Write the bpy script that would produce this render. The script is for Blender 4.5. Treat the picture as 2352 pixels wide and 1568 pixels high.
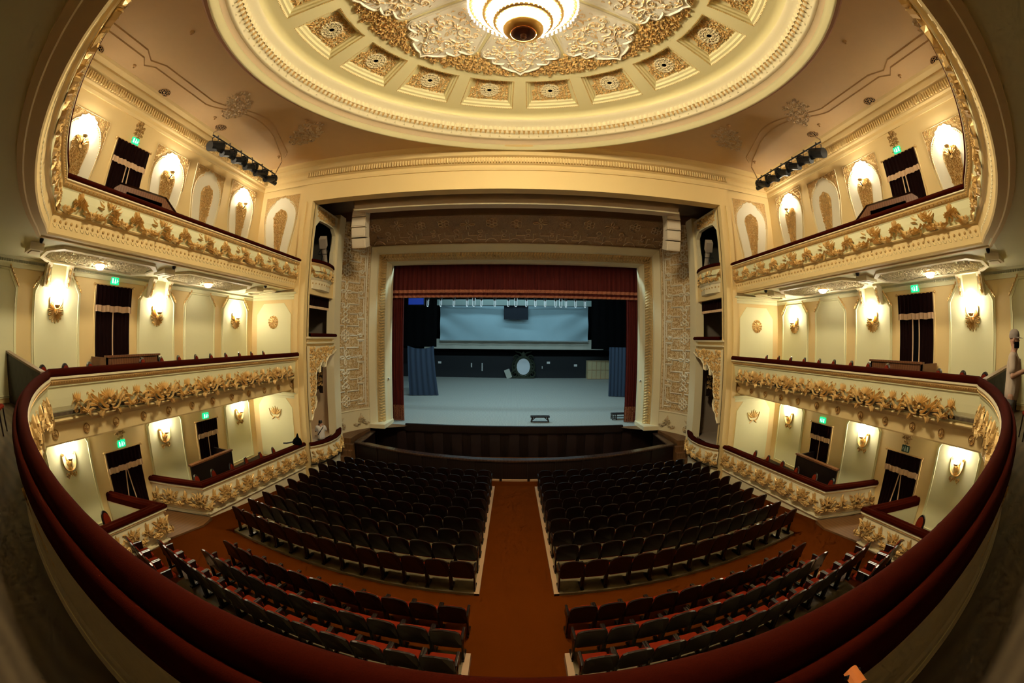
import bpy, math, random
from mathutils import Matrix, Vector
random.seed(7)
PI = math.pi
for _o in list(bpy.data.objects):
    bpy.data.objects.remove(_o, do_unlink=True)
SC = bpy.context.scene
COL = SC.collection

# ---------------------------------------------------------------- camera: a 180-degree-diagonal fisheye lens
CAM = Vector((-0.146, 0.0, 5.9))
def _axes(p, y, r):
    cp, sp, cy, sy = math.cos(p), math.sin(p), math.cos(y), math.sin(y)
    fwd = Vector((sy * cp, cy * cp, sp)); right = Vector((cy, -sy, 0)); up = right.cross(fwd)
    c, s = math.cos(r), math.sin(r)
    return right * c + up * s, up * c - right * s, fwd
_r, _u, _f = _axes(math.radians(-0.38129), math.radians(-0.0852), math.radians(0.48095))
cam_data = bpy.data.cameras.new('camera')
cam_data.type = 'PANO'
cam_data.sensor_fit = 'HORIZONTAL'
cam_data.sensor_width = 36.0
try:
    cam_data.panorama_type = 'FISHEYE_EQUISOLID'
    cam_data.fisheye_lens = 14.3025
    cam_data.fisheye_fov = math.radians(220)
except Exception:
    cam_data.cycles.panorama_type = 'FISHEYE_EQUISOLID'
    cam_data.cycles.fisheye_lens = 14.3025
    cam_data.cycles.fisheye_fov = math.radians(220)
cam_data.clip_start = 0.02
cam_data.clip_end = 200
cam = bpy.data.objects.new('camera', cam_data)
COL.objects.link(cam)
cam.matrix_world = Matrix(((_r.x, _u.x, -_f.x, CAM.x), (_r.y, _u.y, -_f.y, CAM.y), (_r.z, _u.z, -_f.z, CAM.z), (0, 0, 0, 1)))
SC.camera = cam

# ---------------------------------------------------------------- world, exposure
W = bpy.data.worlds.new('world'); SC.world = W; W.use_nodes = True
W.node_tree.nodes['Background'].inputs[0].default_value = (0.02, 0.016, 0.012, 1)
W.node_tree.nodes['Background'].inputs[1].default_value = 0.0
SC.view_settings.view_transform = 'Standard'
SC.view_settings.look = 'None'
SC.view_settings.gamma = 1.0
SC.view_settings.exposure = 0.75
SC.view_settings.use_curve_mapping = False
SC.cycles.max_bounces = 5
SC.cycles.diffuse_bounces = 3
SC.cycles.glossy_bounces = 2
SC.cycles.use_light_tree = False
SC.cycles.use_adaptive_sampling = True
SC.cycles.adaptive_threshold = 0.04
SC.cycles.adaptive_min_samples = 10
SC.cycles.transmission_bounces = 2
SC.cycles.sample_clamp_indirect = 6.0
SC.cycles.caustics_reflective = False
SC.cycles.caustics_refractive = False

def area_light(name, loc, target, size, power, color, size_y=None, spread=PI):
    d = bpy.data.lights.new(name, 'AREA'); d.energy = power; d.color = color
    d.shape = 'RECTANGLE'; d.size = size; d.size_y = size_y or size; d.spread = spread
    o = bpy.data.objects.new(name, d); COL.objects.link(o)
    v = (Vector(target) - Vector(loc)).normalized()
    o.rotation_euler = v.to_track_quat('-Z', 'Y').to_euler(); o.location = loc
    return o
SCONCE_E = 34.0
CHAND_E = 100.0
STAGE_P = 0.34
COOL = (0.60, 0.92, 1.0)
# stage work-light battens, hung in the fly space above the opening and between the borders
area_light('stage_batten_light', (0, 26.0, 12.8), (0, 29.0, 0.8), 13, 1900 * STAGE_P, COOL, 0.7)
area_light('stage_batten_light', (0, 33.0, 14.2), (0, 34.0, 1.0), 13, 900 * STAGE_P, COOL, 0.7)
area_light('stage_batten_light', (0, 40.5, 13.0), (0, 44.0, 7.8), 14, 480 * STAGE_P, COOL, 0.7)

# ---------------------------------------------------------------- mesh helpers
class MB:
    def __init__(s): s.v = []; s.f = []
    def add(s, vs, fs):
        b = len(s.v); s.v += [tuple(p) for p in vs]; s.f += [tuple(b + i for i in f) for f in fs]
    def box(s, x0, x1, y0, y1, z0, z1):
        s.add([(x0, y0, z0), (x1, y0, z0), (x1, y1, z0), (x0, y1, z0), (x0, y0, z1), (x1, y0, z1), (x1, y1, z1), (x0, y1, z1)],
              [(3, 2, 1, 0), (4, 5, 6, 7), (0, 1, 5, 4), (1, 2, 6, 5), (2, 3, 7, 6), (3, 0, 4, 7)])
    def bevbox(s, x0, x1, y0, y1, z0, z1, b):
        # box with chamfered vertical and top edges
        p = [(x0 + b, y0), (x1 - b, y0), (x1, y0 + b), (x1, y1 - b), (x1 - b, y1), (x0 + b, y1), (x0, y1 - b), (x0, y0 + b)]
        cx, cy = (x0 + x1) / 2, (y0 + y1) / 2
        q = [(cx + (a - cx) * (1 - 2 * b / (x1 - x0)), cy + (c - cy) * (1 - 2 * b / (y1 - y0))) for a, c in p]
        vs = [(a, c, z0) for a, c in p] + [(a, c, z1 - b) for a, c in p] + [(a, c, z1) for a, c in q]
        fs = [tuple(range(7, -1, -1)), tuple(range(16, 24))]
        for k in range(8):
            j = (k + 1) % 8
            fs += [(k, j, 8 + j, 8 + k), (8 + k, 8 + j, 16 + j, 16 + k)]
        s.add(vs, fs)
    def obox(s, M, sx, sy, sz):
        b = len(s.v); s.box(-sx / 2, sx / 2, -sy / 2, sy / 2, -sz / 2, sz / 2)
        for i in range(b, len(s.v)): s.v[i] = tuple(M @ Vector(s.v[i]))
    def prism(s, pts, h0, h1):                          # 2-D outline (u,v) extruded along w
        n = len(pts)
        s.add([(a, b, h0) for a, b in pts] + [(a, b, h1) for a, b in pts],
              [tuple(range(n - 1, -1, -1)), tuple(range(n, 2 * n))] + [(i, (i + 1) % n, n + (i + 1) % n, n + i) for i in range(n)])
    def lathe(s, prof, n=16, cx=0, cy=0, a0=0, a1=2 * PI):
        full = abs(a1 - a0 - 2 * PI) < 1e-6; m = n if full else n + 1; b = len(s.v)
        for k in range(m):
            a = a0 + (a1 - a0) * k / n
            for r, z in prof: s.v.append((cx + r * math.cos(a), cy + r * math.sin(a), z))
        L = len(prof)
        for k in range(n):
            j = (k + 1) % m
            for i in range(L - 1):
                s.f.append((b + k * L + i, b + j * L + i, b + j * L + i + 1, b + k * L + i + 1))
    def tube(s, path, r, n=6, r1=None, cap=True):
        P = [Vector(p) for p in path]; b = len(s.v); N = len(P)
        ref = Vector((0.13, 0.29, 0.95)).normalized()
        for i, p in enumerate(P):
            t = (P[min(i + 1, N - 1)] - P[max(i - 1, 0)]).normalized()
            a = t.cross(ref)
            if a.length < 1e-4: a = t.cross(Vector((1, 0, 0)))
            a.normalize(); c = t.cross(a)
            rr = r if r1 is None else r + (r1 - r) * i / max(N - 1, 1)
            for k in range(n):
                g = 2 * PI * k / n
                s.v.append(tuple(p + a * (rr * math.cos(g)) + c * (rr * math.sin(g))))
        for i in range(N - 1):
            for k in range(n):
                j = (k + 1) % n
                s.f.append((b + i * n + k, b + i * n + j, b + (i + 1) * n + j, b + (i + 1) * n + k))
        if cap:
            s.f.append(tuple(b + k for k in range(n - 1, -1, -1))); s.f.append(tuple(b + (N - 1) * n + k for k in range(n)))
    def grid(s, fn, nu, nv):
        b = len(s.v)
        for j in range(nv + 1):
            for i in range(nu + 1): s.v.append(tuple(fn(i / nu, j / nv)))
        for j in range(nv):
            for i in range(nu):
                a = b + j * (nu + 1) + i; s.f.append((a, a + 1, a + nu + 2, a + nu + 1))
    def sphere(s, c, r, n=8, m=6, sz=1.0):
        b = len(s.v)
        s.lathe([(r * math.sin(PI * i / m), -r * sz * math.cos(PI * i / m)) for i in range(m + 1)], n)
        for i in range(b, len(s.v)): s.v[i] = (s.v[i][0] + c[0], s.v[i][1] + c[1], s.v[i][2] + c[2])
    # --- low-relief carving in the (u,v) plane, height along w
    def stroke(s, pts, w0, w1, h, base=0.0):
        b = len(s.v); N = len(pts)
        for i, (x, y) in enumerate(pts):
            x0, y0 = pts[max(i - 1, 0)]; x1, y1 = pts[min(i + 1, N - 1)]
            dx, dy = x1 - x0, y1 - y0; L = math.hypot(dx, dy) or 1; nx, ny = -dy / L, dx / L
            w = (w0 + (w1 - w0) * i / max(N - 1, 1)) / 2; hh = h * (0.55 + 0.45 * w / max(w0, w1) * 2)
            s.v += [(x + nx * w, y + ny * w, base), (x, y, base + hh), (x - nx * w, y - ny * w, base)]
        for i in range(N - 1):
            a = b + 3 * i; s.f += [(a, a + 1, a + 4, a + 3), (a + 1, a + 2, a + 5, a + 4)]
    def leaf(s, x, y, ang, L, w, h, n=4, bend=0.0, base=0.0):
        b = len(s.v); px, py, a = x, y, ang; st = []
        for i in range(n + 1):
            t = i / n; st.append((px, py, a, w / 2 * math.sin(PI * min(1, 0.12 + 0.88 * t)) ** 0.8 if i < n else 0.002, h * (1 - 0.55 * t)))
            a += bend / n; px += L / n * math.cos(a); py += L / n * math.sin(a)
        for (cx, cy, aa, hw, hh) in st:
            nx, ny = -math.sin(aa), math.cos(aa)
            s.v += [(cx + nx * hw, cy + ny * hw, base), (cx, cy, base + hh), (cx - nx * hw, cy - ny * hw, base)]
        for i in range(n):
            k = b + 3 * i; s.f += [(k, k + 1, k + 4, k + 3), (k + 1, k + 2, k + 5, k + 4)]
    def boss(s, x, y, r, h, n=8, base=0.0):
        b = len(s.v)
        for rr, hh in ((r, base), (r * 0.8, base + h * 0.7), (0.0, base + h)):
            if rr == 0: s.v.append((x, y, hh))
            else: s.v += [(x + rr * math.cos(2 * PI * k / n), y + rr * math.sin(2 * PI * k / n), hh) for k in range(n)]
        for k in range(n):
            j = (k + 1) % n
            s.f += [(b + k, b + j, b + n + j, b + n + k), (b + n + k, b + n + j, b + 2 * n)]
    def flower(s, x, y, r, n, h, a0=0.0, base=0.0):
        for k in range(n):
            a = a0 + 2 * PI * k / n
            s.leaf(x + r * 0.15 * math.cos(a), y + r * 0.15 * math.sin(a), a, r * 0.85, r * 2.2 / n * 1.5, h, 3, 0, base)
        s.boss(x, y, r * 0.3, h * 1.25, 6, base)
    def xf(s, M, b=0):
        for i in range(b, len(s.v)): s.v[i] = tuple(M @ Vector(s.v[i]))
        return s

def spiral(cx, cy, r0, r1, a0, turns, n=12):
    return [(cx + (r0 + (r1 - r0) * i / n) * math.cos(a0 + 2 * PI * turns * i / n),
             cy + (r0 + (r1 - r0) * i / n) * math.sin(a0 + 2 * PI * turns * i / n)) for i in range(n + 1)]
def bez(p0, p1, p2, p3, n=8):
    o = []
    for i in range(n + 1):
        t = i / n; m = 1 - t
        o.append(tuple(m ** 3 * a + 3 * m * m * t * b + 3 * m * t * t * c + t ** 3 * d for a, b, c, d in zip(p0, p1, p2, p3)))
    return o
def scrollfield(mb, u0, u1, v0, v1, cell, h, inside, seed=1, wid=0.16, leaves=3):
    rnd = random.Random(seed)
    nu, nv = max(1, round((u1 - u0) / cell)), max(1, round((v1 - v0) / cell))
    for i in range(nu):
        for j in range(nv):
            x = u0 + (i + 0.5 + rnd.uniform(-.22, .22)) * (u1 - u0) / nu
            y = v0 + (j + 0.5 + rnd.uniform(-.22, .22)) * (v1 - v0) / nv
            if not inside(x, y): continue
            a = rnd.uniform(0, 2 * PI); sg = rnd.choice((-1, 1)); r = cell * rnd.uniform(.42, .62)
            k = rnd.random()
            if k < 0.68:
                mb.stroke(spiral(x, y, r, r * 0.12, a, sg * 1.15, 9), cell * wid, cell * wid * .6, h)
                mb.boss(x, y, cell * .11, h * 1.2, 5)
            else:
                mb.flower(x, y, r * .8, 6, h, a)
            for q in range(leaves):
                b = a + q * 2.1 + rnd.uniform(-.4, .4)
                X, Y = x + r * .8 * math.cos(b), y + r * .8 * math.sin(b)
                if inside(X, Y): mb.leaf(X, Y, b + sg * 1.1, cell * rnd.uniform(.35, .55), cell * .24, h, 3, sg * .9)
    return mb

# ---------------------------------------------------------------- objects
WM = {}
def mesh(mb, name='mesh', smooth=False):
    me = bpy.data.meshes.new(name); me.from_pydata(mb.v, [], mb.f); me.update()
    if smooth:
        me.polygons.foreach_set('use_smooth', [True] * len(me.polygons))
    return me
I4 = Matrix.Identity(4)
def tag(o, label=None, cat=None, group=None, kind=None):
    if label: o['label'] = label
    if cat: o['category'] = cat
    if group: o['group'] = group
    if kind: o['kind'] = kind
    return o
def ob(name, mb, mat, parent=None, M=None, label=None, cat=None, group=None, kind=None, smooth=False):
    me = mb if isinstance(mb, bpy.types.Mesh) else mesh(mb, name, smooth)
    if mat is not None and not me.materials: me.materials.append(mat)
    o = bpy.data.objects.new(name, me); COL.objects.link(o); M = M or I4
    if parent is not None:
        o.parent = parent; o.matrix_parent_inverse = WM[parent.name].inverted()
    o.matrix_basis = M; WM[o.name] = M.copy()
    return tag(o, label, cat, group, kind)
def root(name, loc=(0, 0, 0), label=None, cat=None, group=None, kind=None, M=None):
    o = bpy.data.objects.new(name, None); COL.objects.link(o); o.empty_display_size = 0.1
    M = M or Matrix.Translation(loc); o.matrix_basis = M; WM[o.name] = M.copy()
    return tag(o, label, cat, group, kind)
KIDS = {}
def clone(src, M, label=None, group=None):
    """a copy of a thing with copies of its parts and sub-parts, placed by M"""
    if src.name not in KIDS:
        KIDS[src.name] = [(c, [g for g in c.children]) for c in src.children]
    r = src.copy(); COL.objects.link(r); r.matrix_basis = M; WM[r.name] = M.copy()
    if label: r['label'] = label
    if group: r['group'] = group
    for c, gs in KIDS[src.name]:
        d = c.copy(); COL.objects.link(d); d.parent = r
        for g in gs:
            e = g.copy(); COL.objects.link(e); e.parent = d
    return r
def T(x, y, z): return Matrix.Translation((x, y, z))
def RZ(a): return Matrix.Rotation(a, 4, 'Z')
def frame(o, u, v):                                     # local (u,v,w) -> world
    u = Vector(u).normalized(); v = Vector(v).normalized(); w = u.cross(v)
    return Matrix(((u.x, v.x, w.x, o[0]), (u.y, v.y, w.y, o[1]), (u.z, v.z, w.z, o[2]), (0, 0, 0, 1)))
def wallM(s, y, z, x=12.3):                             # on a side wall, facing the hall: u towards the stage, v up, w inwards
    return Matrix(((0, 0, -s, s * x), (1, 0, 0, y), (0, 1, 0, z), (0, 0, 0, 1)))
MIR = Matrix.Diagonal((-1, 1, 1, 1))
def endM(x, z, y=15.9):                                 # on an end wall facing the camera
    return frame((x, y, z), (1, 0, 0), (0, 0, 1))
ORD = ['zeroth', 'first', 'second', 'third', 'fourth', 'fifth', 'sixth', 'seventh', 'eighth', 'ninth', 'tenth', 'eleventh', 'twelfth', 'thirteenth', 'fourteenth']
SIDE = {-1: 'left', 1: 'right'}

# ---------------------------------------------------------------- materials
def mat(name, col, rough=0.6, metal=0.0, bump=0.0, scale=30.0, var=0.0, emit=None, es=0.0, spec=0.5, sheen=0.0, coat=0.0):
    m = bpy.data.materials.new(name); m.use_nodes = True; nt = m.node_tree; p = nt.nodes['Principled BSDF']
    p.inputs['Base Color'].default_value = (*col, 1); p.inputs['Roughness'].default_value = rough; p.inputs['Metallic'].default_value = metal
    p.inputs['Specular IOR Level'].default_value = spec
    if sheen: p.inputs['Sheen Weight'].default_value = sheen; p.inputs['Sheen Tint'].default_value = (*[min(1, c * 3 + .02) for c in col], 1)
    if coat: p.inputs['Coat Weight'].default_value = coat; p.inputs['Coat Roughness'].default_value = .15
    if emit: p.inputs['Emission Color'].default_value = (*emit, 1); p.inputs['Emission Strength'].default_value = es
    if bump or var:
        tc = nt.nodes.new('ShaderNodeTexCoord'); no = nt.nodes.new('ShaderNodeTexNoise'); no.inputs['Scale'].default_value = scale
        no.inputs['Detail'].default_value = 4; nt.links.new(tc.outputs['Object'], no.inputs['Vector'])
        if var:
            mx = nt.nodes.new('ShaderNodeMix'); mx.data_type = 'RGBA'
            mx.inputs[6].default_value = (*[c * (1 - var) for c in col], 1); mx.inputs[7].default_value = (*[min(1, c * (1 + var)) for c in col], 1)
            nt.links.new(no.outputs['Fac'], mx.inputs[0]); nt.links.new(mx.outputs[2], p.inputs['Base Color'])
        if bump:
            bp = nt.nodes.new('ShaderNodeBump'); bp.inputs['Strength'].default_value = bump; bp.inputs['Distance'].default_value = 0.02
            nt.links.new(no.outputs['Fac'], bp.inputs['Height']); nt.links.new(bp.outputs['Normal'], p.inputs['Normal'])
    return m
def wave_mat(name, c1, c2, scale, rough, axis='X', dist=2.0, spec=.5, bump=0.1):
    m = bpy.data.materials.new(name); m.use_nodes = True; nt = m.node_tree; p = nt.nodes['Principled BSDF']; p.inputs['Roughness'].default_value = rough
    p.inputs['Specular IOR Level'].default_value = spec
    tc = nt.nodes.new('ShaderNodeTexCoord'); w = nt.nodes.new('ShaderNodeTexWave'); w.bands_direction = axis
    w.inputs['Scale'].default_value = scale; w.inputs['Distortion'].default_value = dist; w.inputs['Detail'].default_value = 3
    nt.links.new(tc.outputs['Object'], w.inputs['Vector'])
    mx = nt.nodes.new('ShaderNodeMix'); mx.data_type = 'RGBA'; mx.inputs[6].default_value = (*c1, 1); mx.inputs[7].default_value = (*c2, 1)
    nt.links.new(w.outputs['Fac'], mx.inputs[0]); nt.links.new(mx.outputs[2], p.inputs['Base Color'])
    if bump:
        bp = nt.nodes.new('ShaderNodeBump'); bp.inputs['Strength'].default_value = bump; bp.inputs['Distance'].default_value = .01
        nt.links.new(w.outputs['Fac'], bp.inputs['Height']); nt.links.new(bp.outputs['Normal'], p.inputs['Normal'])
    return m
def filigree(name, c1, c2, scale, rough=.5, metal=.5, bump=.9):
    m = bpy.data.materials.new(name); m.use_nodes = True; nt = m.node_tree; p = nt.nodes['Principled BSDF']; p.inputs['Roughness'].default_value = rough
    tc = nt.nodes.new('ShaderNodeTexCoord'); no = nt.nodes.new('ShaderNodeTexNoise'); no.inputs['Scale'].default_value = scale; no.inputs['Detail'].default_value = 2
    no.inputs['Distortion'].default_value = 2.5
    nt.links.new(tc.outputs['Object'], no.inputs['Vector'])
    rp = nt.nodes.new('ShaderNodeValToRGB'); rp.color_ramp.elements[0].position = .42; rp.color_ramp.elements[1].position = .58
    rp.color_ramp.elements[0].color = (*c1, 1); rp.color_ramp.elements[1].color = (*c2, 1)
    nt.links.new(no.outputs['Fac'], rp.inputs[0]); nt.links.new(rp.outputs[0], p.inputs['Base Color'])
    p.inputs['Metallic'].default_value = metal
    bp = nt.nodes.new('ShaderNodeBump'); bp.inputs['Strength'].default_value = bump; bp.inputs['Distance'].default_value = .03
    nt.links.new(no.outputs['Fac'], bp.inputs['Height']); nt.links.new(bp.outputs['Normal'], p.inputs['Normal'])
    return m
M_WALL = mat('cream_plaster', (.84, .61, .27), .75)
M_PANEL = mat('ivory_plaster', (.86, .80, .47), .7)
M_WHITE = mat('white_plaster', (.88, .75, .47), .6)
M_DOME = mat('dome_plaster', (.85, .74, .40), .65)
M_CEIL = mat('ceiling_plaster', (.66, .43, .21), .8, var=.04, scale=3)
M_GOLD = mat('gold_leaf', (.84, .55, .21), .4, .3)
M_OGOLD = mat('old_gold', (.66, .42, .16), .45, .28)
M_CGOLD = filigree('cream_and_gold_relief', (.66, .42, .15), (.86, .76, .54), 16, .5, .15)
M_PETALC = filigree('white_and_gold_scrolls', (.82, .52, .18), (.92, .86, .70), 7, .5, .15, .3)
M_FGOLD = filigree('gold_filigree', (.50, .30, .10), (.88, .62, .28), 26, .45, .45)
M_BAND = filigree('gold_foliage_band', (.6, .36, .11), (.95, .70, .32), 22, .4, .5)
M_VELVET = mat('red_velvet', (.044, .0034, .0003), .95, bump=.1, scale=200, var=.3, spec=.04)
M_SEATRED = mat('seat_velvet', (.19, .014, .002), .9, var=.15, scale=100, spec=.1)
M_SEATWOOD = mat('dark_lacquered_wood', (.010, .004, .003), .3, var=.2, scale=12, coat=.2)
M_WOOD = wave_mat('brown_wood', (.13, .045, .015), (.20, .075, .028), 3, .4, 'Y')
M_DWOOD = wave_mat('dark_wood', (.010, .0045, .0025), (.018, .008, .0045), 3, .4, 'X')
M_LEDGE = wave_mat('ledge_wood', (.16, .07, .022), (.20, .09, .03), 2, .5, 'X', bump=0)
M_CARPET = mat('rust_carpet', (.105, .021, .001), 1.0, bump=.15, scale=240, var=.18, spec=.03)
M_PLATFORM = mat('pale_platform_wood', (.17, .12, .05), .6, bump=.05, scale=20, var=.15)
M_EDGE = mat('pale_edging', (.45, .27, .14), .55)
M_BFLOOR = wave_mat('balcony_parquet', (.085, .055, .028), (.13, .088, .046), 1.6, .5, 'Y', 3)
M_STAGE = wave_mat('stage_boards', (.27, .28, .26), (.36, .37, .34), 3.5, .7, 'X', 6, bump=0)
M_BLACK = mat('black_cloth', (.0025, .0025, .003), 1.0, spec=.1)
M_BLACKM = mat('black_metal', (.012, .012, .013), .45, .3)
M_NAVY = mat('navy_cloth', (.022, .04, .075), .9, bump=.05, scale=40)
M_DOORC = mat('dark_brown_velvet', (.010, .0025, .002), .95, spec=.08)
M_FRINGE = mat('cream_fringe', (.70, .46, .27), .8, bump=.3, scale=60)
M_REDC = wave_mat('stage_curtain_red', (.085, .003, .0015), (.13, .006, .003), 3.5, .85, 'X', .3)
M_COPPER = filigree('copper_fringe', (.45, .12, .06), (.85, .38, .22), 30, .5, .3)
M_SHEET = mat('pale_backcloth', (.36, .52, .60), .9, var=.18, scale=.35)
M_GREY = mat('grey_cloth', (.30, .33, .33), .9)
M_BEIGE = mat('beige_board', (.55, .45, .25), .7, var=.1, scale=8)
M_MIRROR = mat('painted_mirror', (.72, .76, .82), .3)
M_PAPER = mat('white_paper', (.85, .85, .85), .8)
M_CHROME = mat('bright_metal', (.85, .88, .92), .3, .2)
M_SILVER = mat('silver_grey_plastic', (.55, .46, .36), .4, .3)
M_SPK = mat('cream_loudspeaker_enamel', (.78, .66, .48), .45)
M_LAMP = mat('lit_glass_shade', (1, 1, 1), .4, emit=(1.0, .93, .76), es=SCONCE_E)
M_DOMEL = mat('lit_ceiling_lamp_glass', (1, 1, 1), .4, emit=(1.0, .93, .78), es=16)
M_DOMEL2 = mat('dim_ceiling_lamp_glass', (1, 1, 1), .4, emit=(1.0, .9, .72), es=4)
M_CRYSTAL = mat('lit_crystal', (1, 1, .95), .2, emit=(1.0, .90, .64), es=CHAND_E)
M_CRYS2 = mat('lit_crystal_drops', (1, 1, .95), .2, emit=(1.0, .93, .76), es=1.3)
M_CRYS2.cycles.emission_sampling = 'NONE'
M_TAN = mat('tan_pipe', (.38, .24, .12), .5)
M_SIGN = mat('lit_green_sign', (0, .3, .15), .4, emit=(.0, .50, .20), es=1.0)
M_SIGNW = mat('lit_sign_pictogram', (.8, 1, .9), .4, emit=(.55, 1, .75), es=1.1)
M_SIGNOFF = mat('unlit_green_sign', (.01, .05, .035), .4)
M_SIGNOFFW = mat('unlit_sign_pictogram', (.5, .6, .55), .5)
M_SKIN = mat('skin', (.52, .28, .18), .55)
M_HAIR = mat('black_hair', (.01, .008, .007), .5)
M_TSHIRT = mat('beige_tshirt', (.52, .40, .30), .85, bump=.1, scale=25)
M_WSHIRT = mat('white_shirt', (.80, .72, .64), .85)
M_JEANS = mat('grey_trousers', (.11, .10, .085), .85, bump=.1, scale=60)
M_CAP = mat('grey_cap', (.28, .22, .18), .8)
M_BLUE = mat('blue_plastic', (.05, .18, .65), .35)
M_PITRED = mat('pit_dark_red_panel', (.018, .005, .003), .6)
M_STONE = mat('parapet_inner_paint', (.58, .50, .35), .8, bump=.1, scale=20, var=.12)
M_BROWNP = filigree('brown_relief', (.36, .20, .09), (.52, .33, .16), 14, .6, .1, .5)
M_BROWNL = mat('pale_brown_interlace', (.80, .60, .38), .6)
M_LACE = mat('cream_interlace', (.90, .80, .60), .6)
M_DIRTY = filigree('cream_gold_wallcarving', (.74, .51, .24), (.90, .76, .50), 20, .55, .15, .5)
# ================================================================ SETTING
ZC = 13.8                       # ceiling
WX = 12.3                       # side walls
YE = 15.9                       # end walls beside the stage boxes
DC = (0.05, 7.4)                # dome centre
def zf(y): return 0.0 if y < 8.4 else -0.06 * (y - 8.4)

fl = MB()
fl.grid(lambda a, b: (-12.6 + 25.2 * a, -4 + 26.5 * b, zf(-4 + 26.5 * b) - .02), 2, 60)
floor = ob('floor', fl, M_CARPET, kind='structure')
def arc_slab(mb, x0, x1, ya, yb, za, zb, n=10):
    """slab between two curved edges y = ya + x^2/68 and y = yb + x^2/68"""
    b = len(mb.v)
    for i in range(n + 1):
        x = x0 + (x1 - x0) * i / n; q = x * x / 68
        for (y, zz) in ((ya + q, 0), (yb + q, 0)):
            mb.v += [(x, y, za(y)), (x, y, zb(y))]
    for i in range(n):
        k = b + 4 * i
        mb.f += [(k + 1, k + 5, k + 7, k + 3), (k, k + 4, k + 5, k + 1), (k + 2, k + 3, k + 7, k + 6)]
    mb.f += [(b, b + 1, b + 3, b + 2), (b + 4 * n, b + 4 * n + 2, b + 4 * n + 3, b + 4 * n + 1)]
for s in (-1, 1):
    mb = MB(); arc_slab(mb, s * .98, s * 8.6, 7.86, 16.6, lambda y: zf(y) - .1, lambda y: zf(y) + .05)
    ob('seating_platform', mb, M_PLATFORM, floor)
    mb = MB()
    for k in range(30):
        y0, y1 = 7.86 + 8.74 * k / 30, 7.86 + 8.74 * (k + 1) / 30
        mb.add([(s * .86, y0, zf(y0) + .052), (s * .98, y0, zf(y0) + .052), (s * .98, y1, zf(y1) + .052), (s * .86, y1, zf(y1) + .052),
                (s * .86, y0, zf(y0) - .1), (s * .86, y1, zf(y1) - .1)], [(0, 1, 2, 3), (0, 3, 5, 4)])
    ob('platform_edging', mb, M_EDGE, floor)
    for k, (ya, z) in enumerate(((5.62, .15), (4.78, .30), (3.92, .45))):
        mb = MB(); arc_slab(mb, s * .98, s * (7.3 + .45 * k), ya - .9, ya, lambda y: -.05, lambda y, z=z: z)
        ob('seating_step', mb, M_PLATFORM, floor)
        mb = MB(); mb.box(min(s * .86, s * .98), max(s * .86, s * .98), ya - .9, ya, -.05, z + .005); ob('step_edging', mb, M_EDGE, floor)

# side walls with their raised panels
walls = {}
for s in (-1, 1):
    mb = MB(); mb.box(min(s * WX, s * (WX + .3)), max(s * WX, s * (WX + .3)), -5, YE + .3, -1.2, ZC)
    walls[s] = ob('wall_' + SIDE[s], mb, M_WALL, kind='structure')
mb = MB(); mb.box(-12.6, 12.6, -5.3, -5, -1, ZC)
ob('wall_back', mb, M_WALL, kind='structure')
# end walls (facing the house) with the jamb of the stage opening zone
ends = {}
for s in (-1, 1):
    mb = MB(); mb.box(min(s * 9.6, s * 12.4), max(s * 9.6, s * 12.4), YE, YE + .4, -1.2, ZC)
    ends[s] = ob(SIDE[s] + '_end_wall', mb, M_WALL, kind='structure')
    mb = MB(); mb.box(min(s * 9.2, s * 9.62), max(s * 9.2, s * 9.62), YE - .1, YE + .25, -1.2, 12.05)
    mb.box(min(s * 9.5, s * 9.72), max(s * 9.5, s * 9.72), YE - .16, YE + .3, -1.2, 12.05)
    ob('pilaster', mb, M_WALL, ends[s])
# wall over the stage opening, front face at YE
mb = MB(); mb.box(-9.72, 9.72, YE - .1, YE + .5, 12.05, ZC)
wfront = ob('wall_front', mb, M_WALL, kind='structure')
mb = MB()                                               # soffit behind it
mb.add([(-12, YE + .5, 12.06), (12, YE + .5, 12.06), (12, YE + .7, 12.9), (-12, YE + .7, 12.9), (12, 20.6, 12.9), (-12, 20.6, 12.9), (12, 20.62, 12.4), (-12, 20.62, 12.4)], [(0, 1, 2, 3), (3, 2, 4, 5), (5, 4, 6, 7)])
ob('soffit', mb, mat('brown_soffit', (.30, .17, .09), .8), wfront)

# ceiling with a round hole for the dome
mb = MB(); n = 96; R0 = 7.95
_angs = sorted([2 * PI * k / n for k in range(n)] + [math.atan2(yy - DC[1], xx - DC[0]) % (2 * PI) for xx in (-12.6, 12.6) for yy in (16.2, -5.3)])
n = len(_angs)
for a in _angs:
    c, s_ = math.cos(a), math.sin(a)
    t = min(((12.6 - DC[0] if c > 0 else 12.6 + DC[0]) / abs(c)) if abs(c) > 1e-6 else 1e9, ((16.2 - DC[1]) if s_ > 0 else (DC[1] + 5.3)) / abs(s_) if abs(s_) > 1e-6 else 1e9)
    mb.v += [(DC[0] + R0 * c, DC[1] + R0 * s_, ZC), (DC[0] + t * c, DC[1] + t * s_, ZC)]
mb.f += [(2 * k, 2 * k + 1, (2 * k + 3) % (2 * n), (2 * k + 2) % (2 * n)) for k in range(n)]
ceiling = ob('ceiling', mb, M_CEIL, kind='structure')

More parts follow.
